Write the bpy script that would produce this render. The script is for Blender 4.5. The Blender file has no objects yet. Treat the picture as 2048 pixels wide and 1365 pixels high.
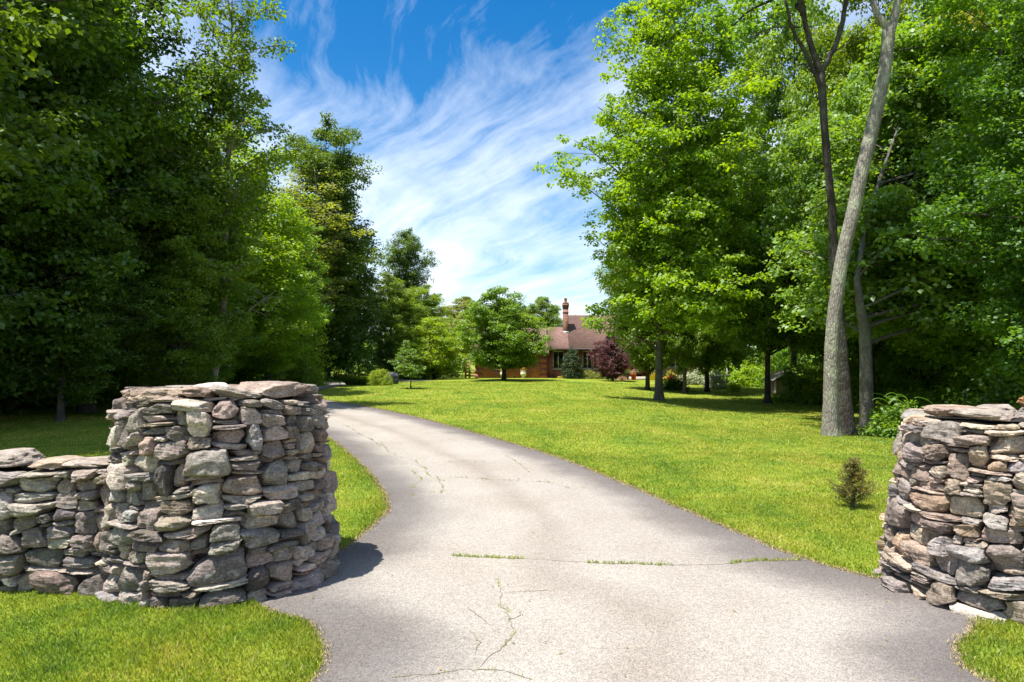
import bpy, math, random
import numpy as np
from math import radians as R, sin, cos, pi

RNG = np.random.default_rng(7)
scene = bpy.context.scene
COL = scene.collection

# ------------------------------------------------------------------ camera numbers (photo pixels 2048x1365)
FPX, CX, HZ, EYE = 1365.0, 1024.0, 722.0, 1.6

def sstep(a, b, x):
    t = np.clip((np.asarray(x, float) - a) / (b - a), 0, 1)
    return t * t * (3 - 2 * t)

def terrain(x, y):
    """height of the ground: flat by the gate, a slow rise to the house, a fall to the right under the oaks"""
    x = np.asarray(x, float); y = np.asarray(y, float)
    z = 0.17 * sstep(20, 55, y)
    k = np.log1p(np.exp((x - 4.0) / 0.9)) * 0.9
    k = 7.0 * np.tanh(k / 7.0)
    s = 0.088 * sstep(8, 20, y) * (1 - 0.75 * sstep(34, 54, y))
    z = z - s * k
    z = z + 0.02 * np.sin(x * .35 + 1.3) * np.sin(y * .27) * sstep(9, 16, y)
    return z

def ground_at(px, py):
    """the point of the ground seen at a photo pixel"""
    d = 5.0
    ys = np.linspace(3, 95, 6000)
    xs = (px - CX) / FPX * ys
    zr = EYE - (py - HZ) / FPX * ys
    g = terrain(xs, ys)
    i = int(np.argmax(zr < g))
    return np.array([xs[i], ys[i], g[i]])

def at(px, py, d):
    return np.array([(px - CX) / FPX * d, d, EYE - (py - HZ) / FPX * d])

# ------------------------------------------------------------------ objects
def tag(o, label=None, cat=None, group=None, kind=None):
    if label: o['label'] = label
    if cat: o['category'] = cat
    if group: o['group'] = group
    if kind: o['kind'] = kind
    return o

def empty(name, loc=(0, 0, 0), rz=0.0):
    o = bpy.data.objects.new(name, None)
    o.empty_display_size = .3
    COL.objects.link(o); o.location = loc; o.rotation_euler = (0, 0, rz)
    return o

def link(name, me, parent=None, loc=None):
    o = bpy.data.objects.new(name, me)
    COL.objects.link(o)
    if parent: o.parent = parent
    if loc is not None: o.location = loc
    return o

def mesh_np(name, V, F, mats, smooth=True, attrs=None, mat_idx=None):
    """V (n,3); F (m,k) with one k, or a list of such arrays"""
    V = np.asarray(V, np.float32)
    Fs = F if isinstance(F, list) else [F]
    Fs = [np.asarray(f, np.int32) for f in Fs if len(f)]
    me = bpy.data.meshes.new(name)
    me.vertices.add(len(V)); me.vertices.foreach_set('co', V.ravel())
    nl = sum(f.size for f in Fs); nf = sum(len(f) for f in Fs)
    me.loops.add(nl); me.polygons.add(nf)
    me.loops.foreach_set('vertex_index', np.concatenate([f.ravel() for f in Fs]))
    starts = []; k = 0
    for f in Fs:
        starts.append(k + np.arange(len(f)) * f.shape[1]); k += f.size
    me.polygons.foreach_set('loop_start', np.concatenate(starts).astype(np.int32))
    if smooth: me.polygons.foreach_set('use_smooth', np.ones(nf, bool))
    for m in (mats if isinstance(mats, (list, tuple)) else [mats]): me.materials.append(m)
    if mat_idx is not None: me.polygons.foreach_set('material_index', np.asarray(mat_idx, np.int32))
    for nm, arr in (attrs or {}).items():
        arr = np.asarray(arr, np.float32)
        if arr.ndim == 1:
            a = me.attributes.new(nm, 'FLOAT', 'POINT'); a.data.foreach_set('value', arr)
        else:
            a = me.attributes.new(nm, 'FLOAT_COLOR', 'POINT'); a.data.foreach_set('color', arr.ravel())
    me.update(calc_edges=True)
    return me

class Acc:
    """collects pieces into one mesh"""
    def __init__(s): s.V = []; s.F4 = []; s.F3 = []; s.n = 0; s.C = []
    def add(s, V, F4=None, F3=None, c=None):
        V = np.asarray(V, float)
        s.V.append(V)
        if F4 is not None and len(F4): s.F4.append(np.asarray(F4) + s.n)
        if F3 is not None and len(F3): s.F3.append(np.asarray(F3) + s.n)
        if c is not None: s.C.append(np.tile(np.asarray(c, float), (len(V), 1)) if np.ndim(c) == 1 else np.asarray(c))
        s.n += len(V)
    def box(s, x0, x1, y0, y1, z0, z1, c=None):
        V = [(x, y, z) for x in (x0, x1) for y in (y0, y1) for z in (z0, z1)]
        s.add(V, [(0, 1, 3, 2), (4, 6, 7, 5), (0, 4, 5, 1), (2, 3, 7, 6), (0, 2, 6, 4), (1, 5, 7, 3)], c=c)
    def tube(s, P, rad, n=8, cap=True, flat=None):
        P = np.asarray(P, float); m = len(P); rad = np.broadcast_to(rad, (m,))
        T = np.gradient(P, axis=0); T /= np.linalg.norm(T, axis=1)[:, None] + 1e-9
        ref = np.array([0, 1, 0.]) if abs(T[0, 1]) < .8 else np.array([1., 0, 0])
        U = np.cross(T, ref); U /= np.linalg.norm(U, axis=1)[:, None] + 1e-9
        W = np.cross(T, U)
        a = np.arange(n) / n * 2 * pi
        rr = rad[:, None] * np.ones(n)[None]
        if flat is not None: rr = rr * flat
        V = P[:, None] + rr[..., None] * (np.cos(a)[None, :, None] * U[:, None] + np.sin(a)[None, :, None] * W[:, None])
        V = V.reshape(-1, 3)
        i = np.arange(m - 1)[:, None] * n; j = np.arange(n)[None]; j2 = (j + 1) % n
        F = np.stack([i + j, i + j2, i + n + j2, i + n + j], -1).reshape(-1, 4)
        F3 = None
        if cap:
            V = np.vstack([V, P[0], P[-1]]); b = m * n
            F3 = [(b, (k + 1) % n, k) for k in range(n)] + [(b + 1, (m - 1) * n + k, (m - 1) * n + (k + 1) % n) for k in range(n)]
        s.add(V, F, F3)
    def lathe(s, prof, c=(0, 0, 0), n=20):
        prof = np.asarray(prof, float); a = np.arange(n) / n * 2 * pi
        V = np.stack([c[0] + prof[:, 0, None] * np.cos(a), c[1] + prof[:, 0, None] * np.sin(a), c[2] + prof[:, 1, None] + 0 * a], -1).reshape(-1, 3)
        m = len(prof); i = np.arange(m - 1)[:, None] * n; j = np.arange(n)[None]; j2 = (j + 1) % n
        s.add(V, np.stack([i + j, i + j2, i + n + j2, i + n + j], -1).reshape(-1, 4))
    def prism(s, poly, axis, a0, a1):
        """polygon in the two other axes, drawn along 'x' or 'y'"""
        k = len(poly); V = []
        for a in (a0, a1):
            for p, q in poly: V.append((a, p, q) if axis == 'x' else (p, a, q))
        F4 = [(i, (i + 1) % k, k + (i + 1) % k, k + i) for i in range(k)]
        F3 = [(0, i, i + 1) for i in range(1, k - 1)] + [(k, k + i + 1, k + i) for i in range(1, k - 1)]
        s.add(V, F4, F3)
    def mesh(s, name, mats, smooth=True):
        at_ = {'col': np.hstack([np.vstack(s.C), np.ones((s.n, 1))])} if s.C else None
        return mesh_np(name, np.vstack(s.V), [np.vstack(f) for f in (s.F4, s.F3) if f], mats, smooth, at_)
    def build(s, name, mats, parent=None, smooth=False, loc=None):
        me = s.mesh(name, mats, smooth)
        if name in ('masonry', 'capstone', 'stone_cladding'): me.set_sharp_from_angle(angle=R(24))
        return link(name, me, parent, loc)

# ------------------------------------------------------------------ materials
class NT:
    def __init__(s, name):
        s.m = bpy.data.materials.new(name); s.m.use_nodes = True
        s.t = s.m.node_tree; s.t.nodes.clear()
        s.out = s.n('ShaderNodeOutputMaterial')
    def n(s, typ, **kw):
        nd = s.t.nodes.new(typ)
        for k, v in kw.items():
            if hasattr(nd, k) and not k[0].isupper(): setattr(nd, k, v)
            else: nd.inputs[k.replace('_', ' ')].default_value = v
        return nd
    def l(s, a, b): s.t.links.new(a, b)
    def ramp(s, fac, stops, interp='LINEAR'):
        r = s.n('ShaderNodeValToRGB'); r.color_ramp.interpolation = interp
        e = r.color_ramp.elements
        while len(e) < len(stops): e.new(.5)
        for k, (p, c) in enumerate(stops):
            e[k].position = p; e[k].color = (*c, 1) if len(c) == 3 else c
        s.l(fac, r.inputs[0]); return r.outputs[0]
    def mix(s, fac, a, b, blend='MIX'):
        m = s.n('ShaderNodeMix', data_type='RGBA', blend_type=blend)
        for sock, v in ((m.inputs[0], fac), (m.inputs[6], a), (m.inputs[7], b)):
            if hasattr(v, 'is_linked'): s.l(v, sock)
            elif isinstance(v, (int, float)): sock.default_value = v
            else: sock.default_value = (*v, 1)
        return m.outputs[2]
    def math(s, op, a, b=None, clamp=False):
        m = s.n('ShaderNodeMath', operation=op); m.use_clamp = clamp
        for k, v in enumerate((a, b)):
            if v is None: continue
            if hasattr(v, 'is_linked'): s.l(v, m.inputs[k])
            else: m.inputs[k].default_value = v
        return m.outputs[0]
    def noise(s, vec, scale, detail=4, rough=.55, dist=0):
        nz = s.n('ShaderNodeTexNoise'); nz.inputs['Scale'].default_value = scale
        nz.inputs['Detail'].default_value = detail; nz.inputs['Roughness'].default_value = rough
        nz.inputs['Distortion'].default_value = dist
        if vec is not None: s.l(vec, nz.inputs['Vector'])
        return nz.outputs[0]
    def mapping(s, vec, scale=(1, 1, 1), rot=(0, 0, 0), loc=(0, 0, 0)):
        m = s.n('ShaderNodeMapping'); m.inputs['Scale'].default_value = scale
        m.inputs['Rotation'].default_value = rot; m.inputs['Location'].default_value = loc
        s.l(vec, m.inputs['Vector']); return m.outputs[0]
    def coord(s, k='Object'): return s.n('ShaderNodeTexCoord').outputs[k]
    def pos(s): return s.n('ShaderNodeNewGeometry').outputs['Position']
    def bump(s, h, strength=.4, dist=.02):
        b = s.n('ShaderNodeBump'); b.inputs['Strength'].default_value = strength; b.inputs['Distance'].default_value = dist
        s.l(h, b.inputs['Height']); return b.outputs[0]
    def bsdf(s, col, rough=.8, normal=None, spec=.3, metal=0.0, **kw):
        p = s.n('ShaderNodeBsdfPrincipled')
        if hasattr(col, 'is_linked'): s.l(col, p.inputs['Base Color'])
        else: p.inputs['Base Color'].default_value = (*col, 1)
        if hasattr(rough, 'is_linked'): s.l(rough, p.inputs['Roughness'])
        else: p.inputs['Roughness'].default_value = rough
        p.inputs['Specular IOR Level'].default_value = spec; p.inputs['Metallic'].default_value = metal
        if normal is not None: s.l(normal, p.inputs['Normal'])
        s.l(p.outputs[0], s.out.inputs[0]); return p

def plain(name, col, rough=.7, spec=.3, metal=0.0, var=.25, scale=6):
    t = NT(name)
    n = t.noise(t.coord(), scale, 5)
    c = t.mix(n, [v * (1 - var) for v in col], [min(1, v * (1 + var)) for v in col])
    t.bsdf(c, rough, t.bump(t.noise(t.coord(), scale * 6, 3), .15, .01), spec, metal)
    return t.m

def leaf_mat(name, dark, light, trans, tw=.38, rough=.42):
    t = NT(name)
    a = t.n('ShaderNodeAttribute', attribute_name='tint').outputs['Fac']
    oi = t.n('ShaderNodeObjectInfo').outputs['Random']
    c = t.ramp(a, [(0, dark), (1, light)])
    hv = t.n('ShaderNodeHueSaturation')
    t.l(c, hv.inputs['Color'])
    t.l(t.math('MULTIPLY_ADD', oi, .30), hv.inputs['Value'])
    hv.inputs['Value'].default_value = 1
    hv.inputs['Value'].links[0].from_node.inputs[2].default_value = .85
    hu = t.math('MULTIPLY_ADD', oi, .02); hu.node.inputs[2].default_value = .49; t.l(hu, hv.inputs['Hue'])
    d = t.n('ShaderNodeBsdfDiffuse'); t.l(hv.outputs[0], d.inputs[0])
    tr = t.n('ShaderNodeBsdfTranslucent')
    t.l(t.mix(1.0, hv.outputs[0], trans, 'MULTIPLY'), tr.inputs[0])
    m1 = t.n('ShaderNodeMixShader'); m1.inputs[0].default_value = tw
    t.l(d.outputs[0], m1.inputs[1]); t.l(tr.outputs[0], m1.inputs[2])
    g = t.n('ShaderNodeBsdfGlossy'); g.inputs['Roughness'].default_value = rough + .15; g.inputs[0].default_value = (.8, .9, .85, 1)
    m2 = t.n('ShaderNodeMixShader'); m2.inputs[0].default_value = .045
    t.l(m1.outputs[0], m2.inputs[1]); t.l(g.outputs[0], m2.inputs[2])
    t.l(m2.outputs[0], t.out.inputs[0])
    return t.m

TR = (2.2, 2.0, .55)
M = {}
M['leaf_maple'] = leaf_mat('leaf_maple', (.090, .185, .007), (.235, .335, .012), TR, .48)
M['leaf_mid'] = leaf_mat('leaf_mid', (.072, .160, .010), (.195, .295, .016), TR, .46)
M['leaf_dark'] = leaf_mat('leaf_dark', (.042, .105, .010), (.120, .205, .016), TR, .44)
M['leaf_pale'] = leaf_mat('leaf_pale', (.130, .175, .032), (.270, .300, .065), TR, .42)
M['leaf_lime'] = leaf_mat('leaf_lime', (.140, .245, .005), (.310, .400, .010), TR, .45)
M['leaf_cool'] = leaf_mat('leaf_cool', (.068, .155, .020), (.200, .305, .044), TR, .44, .36)
M['leaf_purple'] = leaf_mat('leaf_purple', (.045, .012, .018), (.150, .045, .055), (1.8, .8, .8), .3)
M['leaf_conifer'] = leaf_mat('leaf_conifer', (.018, .042, .012), (.060, .100, .024), TR, .15, .5)
M['leaf_rusty'] = leaf_mat('leaf_rusty', (.085, .135, .020), (.360, .240, .045), TR, .25, .5)
M['leaf_white'] = leaf_mat('leaf_white', (.16, .21, .06), (.62, .62, .46), (1, 1, .8), .2)
M['petal_orange'] = leaf_mat('petal_orange', (.55, .12, .01), (.75, .45, .03), (1, .8, .5), .25)
M['petal_yellow'] = leaf_mat('petal_yellow', (.60, .42, .02), (.85, .65, .10), (1, .9, .5), .25)
M['petal_pink'] = leaf_mat('petal_pink', (.55, .20, .20), (.80, .55, .40), (1, .9, .8), .25)

def bark(name, dk, lt, lichen, amt, sc=1.0):
    t = NT(name); v = t.coord()
    st = t.mapping(v, (7 * sc, 7 * sc, 1.6 * sc))
    n1 = t.noise(st, 3.0, 6, .65, .6)
    vo = t.n('ShaderNodeTexVoronoi', feature='DISTANCE_TO_EDGE'); vo.inputs['Scale'].default_value = 4.2
    wv = t.mix(.25, st, t.n('ShaderNodeTexNoise').outputs[1]); t.l(wv, vo.inputs['Vector'])
    fis = t.ramp(vo.outputs[0], [(0, (0, 0, 0)), (.22, (1, 1, 1))])
    h = t.math('ADD', t.math('MULTIPLY', fis, .42), t.math('MULTIPLY', n1, 1.0))
    c = t.mix(t.math('MULTIPLY', h, .62, True), dk, lt)
    ln = t.noise(v, 2.2, 5, .7)
    c = t.mix(t.math('MULTIPLY', t.ramp(ln, [(.48, (0, 0, 0)), (.62, (1, 1, 1))]), amt), c, lichen)
    t.bsdf(c, .92, t.bump(h, .9, .035), .15)
    return t.m
M['bark_grey'] = bark('bark_grey', (.075, .064, .054), (.40, .36, .31), (.42, .44, .30), .6)
M['bark_dark'] = bark('bark_dark', (.020, .016, .014), (.10, .084, .072), (.16, .17, .13), .35)
M['bark_mid'] = bark('bark_mid', (.04, .034, .03), (.22, .20, .175), (.22, .24, .19), .4)
M['bark_pale'] = bark('bark_pale', (.12, .10, .075), (.38, .35, .28), (.42, .42, .33), .5, .7)

def stone_mat():
    t = NT('field_stone'); v = t.coord()
    a = t.n('ShaderNodeAttribute', attribute_name='col').outputs['Color']
    a = t.mix(1.0, a, (1.06, .985, .915), 'MULTIPLY')
    vm = t.n('ShaderNodeVectorMath', operation='MULTIPLY_ADD'); t.l(a, vm.inputs[0]); vm.inputs[1].default_value = (37, 53, 71); t.l(v, vm.inputs[2]); v = vm.outputs[0]
    n1 = t.noise(v, 9, 6, .6, .4); n2 = t.noise(v, 60, 8, .8); n3 = t.noise(v, 3.1, 3, .6)
    n4 = t.noise(t.mapping(v, (6, 6, 45)), 2.0, 5, .65)
    c = t.mix(1.0, a, t.ramp(n1, [(.28, (.55, .52, .50)), (.72, (1.35, 1.32, 1.27))]), 'MULTIPLY')
    c = t.mix(1.0, c, t.ramp(n2, [(.34, (.38, .37, .36)), (.50, (1, 1, 1)), (.66, (1.55, 1.53, 1.50))]), 'MULTIPLY')
    c = t.mix(.7, c, t.ramp(n4, [(.32, (.62, .60, .60)), (.68, (1.25, 1.25, 1.25))]), 'MULTIPLY')
    li = t.ramp(t.noise(v, 16, 7, .75), [(.575, (0, 0, 0)), (.64, (1, 1, 1))])
    c = t.mix(t.math('MULTIPLY', li, .55), c, (.45, .42, .38))
    ms = t.ramp(n3, [(.56, (0, 0, 0)), (.75, (1, 1, 1))])
    c = t.mix(t.math('MULTIPLY', ms, .38), c, (.30, .235, .15))
    dk = t.ramp(t.noise(v, 24, 5, .7), [(.60, (0, 0, 0)), (.70, (1, 1, 1))])
    c = t.mix(t.math('MULTIPLY', dk, .5), c, (.055, .050, .046))
    h = t.math('ADD', t.math('MULTIPLY', n1, .8), t.math('ADD', t.math('MULTIPLY', n2, .35), t.math('MULTIPLY', n4, .55)))
    t.bsdf(c, .9, t.bump(h, .85, .022), .25)
    return t.m
M['stone'] = stone_mat()
M['core'] = plain('rubble_core', (.035, .031, .028), .95, .1)
M['soil'] = plain('soil', (.22, .17, .11), .95, .1)

def lawn_base(t):
    p = t.pos()
    n1 = t.noise(p, .35, 4, .6); n2 = t.noise(p, 2.3, 4, .6); n3 = t.noise(t.mapping(p, (1.1, .28, 1)), .9, 4, .6)
    f = t.math('ADD', t.math('MULTIPLY', n1, .40), t.math('ADD', t.math('MULTIPLY', n2, .42), t.math('MULTIPLY', n3, .38)))
    return p, f

def grass_mats():
    t = NT('lawn_ground'); p, f = lawn_base(t)
    c = t.ramp(f, [(.43, (.090, .170, .014)), (.54, (.175, .245, .016)), (.64, (.245, .285, .022)), (.78, (.340, .325, .050))])
    sp = t.noise(p, 38, 4, .7)
    c = t.mix(1.0, c, (.97, 1.0, 1.5), 'MULTIPLY')
    c = t.mix(1.0, c, t.ramp(sp, [(.32, (.52, .56, .48)), (.66, (1.25, 1.2, 1.15))]), 'MULTIPLY')
    t.bsdf(c, .95, t.bump(t.math('ADD', sp, t.noise(p, 9, 3)), .7, .03), .1)
    g = NT('grass_blade'); p, f = lawn_base(g)
    a = g.n('ShaderNodeAttribute', attribute_name='tint').outputs['Fac']
    c = g.ramp(f, [(.43, (.105, .205, .014)), (.54, (.205, .285, .016)), (.64, (.285, .330, .020)), (.78, (.400, .370, .045))])
    c = g.mix(1.0, c, (1.10, 1.12, 1.6), 'MULTIPLY')
    c = g.mix(1.0, c, g.ramp(a, [(0, (.50, .62, .5)), (.5, (1.0, 1.0, 1)), (.90, (1.40, 1.2, 1.5)), (.94, (1.8, 1.25, 5.5)), (1, (1.9, 1.3, 7))]), 'MULTIPLY')
    d = g.n('ShaderNodeBsdfDiffuse'); g.l(c, d.inputs[0])
    tr = g.n('ShaderNodeBsdfTranslucent'); g.l(g.mix(1.0, c, (1.4, 1.35, .7), 'MULTIPLY'), tr.inputs[0])
    ms = g.n('ShaderNodeMixShader'); ms.inputs[0].default_value = .4
    g.l(d.outputs[0], ms.inputs[1]); g.l(tr.outputs[0], ms.inputs[2])
    gl = g.n('ShaderNodeBsdfGlossy'); gl.inputs['Roughness'].default_value = .5
    m2 = g.n('ShaderNodeMixShader'); m2.inputs[0].default_value = .04
    g.l(ms.outputs[0], m2.inputs[1]); g.l(gl.outputs[0], m2.inputs[2]); g.l(m2.outputs[0], g.out.inputs[0])
    return t.m, g.m
M['ground'], M['blade'] = grass_mats()

def asphalt():
    t = NT('weathered_asphalt'); p = t.pos()
    uv = t.n('ShaderNodeUVMap', uv_map='UVMap').outputs[0]
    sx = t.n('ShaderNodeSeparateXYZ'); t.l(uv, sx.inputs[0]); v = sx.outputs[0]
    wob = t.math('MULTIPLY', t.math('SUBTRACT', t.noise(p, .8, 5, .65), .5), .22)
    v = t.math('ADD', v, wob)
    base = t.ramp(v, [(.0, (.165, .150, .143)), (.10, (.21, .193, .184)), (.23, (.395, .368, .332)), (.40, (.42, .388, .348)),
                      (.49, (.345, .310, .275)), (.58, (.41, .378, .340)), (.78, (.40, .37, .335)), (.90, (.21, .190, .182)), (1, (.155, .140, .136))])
    pt = t.noise(p, .55, 5, .62)
    base = t.mix(1.0, base, t.ramp(pt, [(.34, (.90, .88, .86)), (.55, (1.0, 1.0, 1.0)), (.70, (1.08, 1.08, 1.08))]), 'MULTIPLY')
    vo = t.n('ShaderNodeTexVoronoi'); vo.inputs['Scale'].default_value = 150; t.l(p, vo.inputs['Vector'])
    bw = t.n('ShaderNodeRGBToBW'); t.l(vo.outputs['Color'], bw.inputs[0])
    base = t.mix(1.0, base, (.81, .795, .775), 'MULTIPLY')
    c = t.mix(1.0, base, t.ramp(bw.outputs[0], [(.15, (.68, .67, .66)), (.5, (.98, .98, .98)), (.88, (1.32, 1.30, 1.27))]), 'MULTIPLY')
    c = t.mix(1.0, c, t.ramp(t.noise(p, 28, 5, .7), [(.35, (.88, .88, .88)), (.65, (1.09, 1.09, 1.09))]), 'MULTIPLY')
    h = t.math('ADD', vo.outputs['Distance'], t.math('MULTIPLY', t.noise(p, 40, 4), .8))
    t.bsdf(c, .93, t.bump(h, .5, .006), .25)
    return t.m
st_ = NT('dry_straw'); a_ = st_.n('ShaderNodeAttribute', attribute_name='tint').outputs['Fac']
st_.bsdf(st_.ramp(a_, [(0, (.24, .25, .06)), (.5, (.42, .33, .15)), (1, (.55, .43, .24))]), .9)
M['straw'] = st_.m
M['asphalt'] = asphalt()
M['crack'] = plain('crack_fill', (.24, .21, .155), .95, .1, scale=30)

def brick_mat(name, c1, c2, mort):
    t = NT(name); v = t.coord()
    s = t.n('ShaderNodeSeparateXYZ'); t.l(v, s.inputs[0])
    cb = t.n('ShaderNodeCombineXYZ'); t.l(t.math('ADD', s.outputs[0], s.outputs[1]), cb.inputs[0]); t.l(s.outputs[2], cb.inputs[1])
    b = t.n('ShaderNodeTexBrick'); t.l(cb.outputs[0], b.inputs['Vector'])
    b.inputs['Color1'].default_value = (*c1, 1); b.inputs['Color2'].default_value = (*c2, 1); b.inputs['Mortar'].default_value = (*mort, 1)
    b.inputs['Scale'].default_value = 1; b.inputs['Brick Width'].default_value = .23; b.inputs['Row Height'].default_value = .078
    b.inputs['Mortar Size'].default_value = .010; b.inputs['Bias'].default_value = -.1
    c = t.mix(1.0, b.outputs[0], t.ramp(t.noise(v, 5, 5, .7), [(.3, (.65, .65, .65)), (.7, (1.35, 1.35, 1.35))]), 'MULTIPLY')
    t.bsdf(c, .9, t.bump(b.outputs[1], -.4, .01), .2)
    return t.m
M['brick'] = brick_mat('house_brick', (.38, .090, .080), (.27, .062, .058), (.32, .19, .17))
M['brick_dark'] = brick_mat('chimney_brick', (.27, .105, .062), (.19, .075, .048), (.27, .21, .17))

def shingles():
    t = NT('roof_shingles'); v = t.coord()
    s = t.n('ShaderNodeSeparateXYZ'); t.l(v, s.inputs[0])
    cb = t.n('ShaderNodeCombineXYZ'); t.l(s.outputs[0], cb.inputs[0]); t.l(t.math('MULTIPLY', s.outputs[2], 1.5), cb.inputs[1])
    b = t.n('ShaderNodeTexBrick'); t.l(cb.outputs[0], b.inputs['Vector'])
    b.inputs['Color1'].default_value = (.215, .135, .112, 1); b.inputs['Color2'].default_value = (.165, .102, .086, 1); b.inputs['Mortar'].default_value = (.10, .065, .055, 1)
    b.inputs['Scale'].default_value = 1; b.inputs['Brick Width'].default_value = .3; b.inputs['Row Height'].default_value = .14; b.inputs['Mortar Size'].default_value = .008
    c = t.mix(1.0, b.outputs[0], t.ramp(t.noise(v, 1.2, 5, .7), [(.3, (.85, .85, .85)), (.7, (1.2, 1.15, 1.12))]), 'MULTIPLY')
    t.bsdf(c, .95, None, .15)
    return t.m
M['shingle'] = shingles()
M['fascia'] = plain('dark_fascia', (.055, .035, .028), .6)
M['sill'] = plain('stone_sill', (.50, .45, .38), .8)
M['white'] = plain('white_paint', (.74, .73, .70), .5, var=.08)
M['urn'] = plain('cream_ceramic', (.72, .66, .56), .45, .4, var=.1)
M['dark_pot'] = plain('dark_pot', (.045, .05, .055), .5, .4)
M['red_pot'] = plain('red_glaze', (.55, .035, .015), .4, .5)
M['yellow_pot'] = plain('yellow_glaze', (.75, .48, .05), .4, .5)
M['flash'] = plain('metal_flashing', (.62, .62, .60), .45, .4, .3)
M['clay'] = plain('clay_pot', (.36, .17, .10), .8)
M['wood'] = plain('brown_wood', (.26, .14, .075), .8, var=.4, scale=3)
M['grey_wood'] = plain('grey_weathered_wood', (.40, .38, .34), .8, scale=4)
M['shed_wall'] = plain('shed_boards', (.42, .27, .20), .8, scale=3)
M['shed_roof'] = plain('shed_shingles', (.42, .35, .27), .9, scale=9)
M['paving'] = plain('step_stone', (.40, .36, .31), .85)
M['car_paint'] = plain('dark_blue_paint', (.018, .024, .034), .2, .6, .3, var=.1)
M['rubber'] = plain('rubber', (.02, .02, .02), .8)
M['rim'] = plain('wheel_metal', (.45, .45, .46), .3, .5, .8, var=.1)
M['red_lens'] = plain('red_lens', (.35, .01, .012), .2, .6)
def glass_mat(name, c):
    t = NT(name); t.bsdf(c, .06, None, .8); return t.m
M['glass'] = glass_mat('dark_window_glass', (.012, .015, .018))
M['lens'] = glass_mat('clear_lens', (.55, .57, .58))

# ------------------------------------------------------------------ leaves
def leaves(P, L, W, N, tint, rng, droop=.15, fold=.12, axis=None):
    """quads, one per leaf. P positions, N normals"""
    n = len(P)
    N = N / (np.linalg.norm(N, axis=1)[:, None] + 1e-9)
    A = rng.normal(size=(n, 3)) if axis is None else axis + rng.normal(size=(n, 3)) * .3
    A -= N * (A * N).sum(1)[:, None]; A /= np.linalg.norm(A, axis=1)[:, None] + 1e-9
    A[:, 2] -= droop; A /= np.linalg.norm(A, axis=1)[:, None]
    B = np.cross(N, A); B /= np.linalg.norm(B, axis=1)[:, None] + 1e-9
    L = np.broadcast_to(L, (n,))[:, None]; W = np.broadcast_to(W, (n,))[:, None]
    up = N * (fold * L)
    V = np.stack([P, P + A * L * .42 + B * W * .5 + up, P + A * L, P + A * L * .5 - B * W * .5 + up], 1).reshape(-1, 3)
    F = np.arange(n * 4).reshape(n, 4)
    return V, F, np.repeat(tint, 4)

def leaf_mesh(name, clumps, per, size, leaf, mat, rng, flat=.45, ratio=.72, tints=None, dome=.9, droop=.15, norm_rand=.55):
    """clumps (m,3): centres; size: clump radius (scalar or m); leaf: leaf length"""
    m = len(clumps)
    idx = np.repeat(np.arange(m), per)
    n = len(idx)
    O = rng.normal(size=(n, 3)); O /= np.linalg.norm(O, axis=1)[:, None]
    O *= (rng.random(n) ** .5)[:, None]
    size = np.broadcast_to(size, (m,))[idx][:, None]
    D = O * size * np.array([1, 1, flat])
    P = clumps[idx] + D
    N = np.array([0, 0, 1.0]) + O * np.array([dome, dome, .5 * dome]) + rng.normal(size=(n, 3)) * norm_rand
    t = rng.random(n) * .65
    if tints is not None: t = t + tints[idx] * .45
    L = leaf * rng.uniform(.65, 1.25, n)
    V, F, T = leaves(P, L, L * ratio, N, np.clip(t, 0, 1), rng, droop)
    return mesh_np(name, V, F, mat, False, {'tint': T})

def bez(p0, p1, p2, n):
    t = np.linspace(0, 1, n)[:, None]
    return (1 - t) ** 2 * p0 + 2 * t * (1 - t) * p1 + t * t * p2

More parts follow.
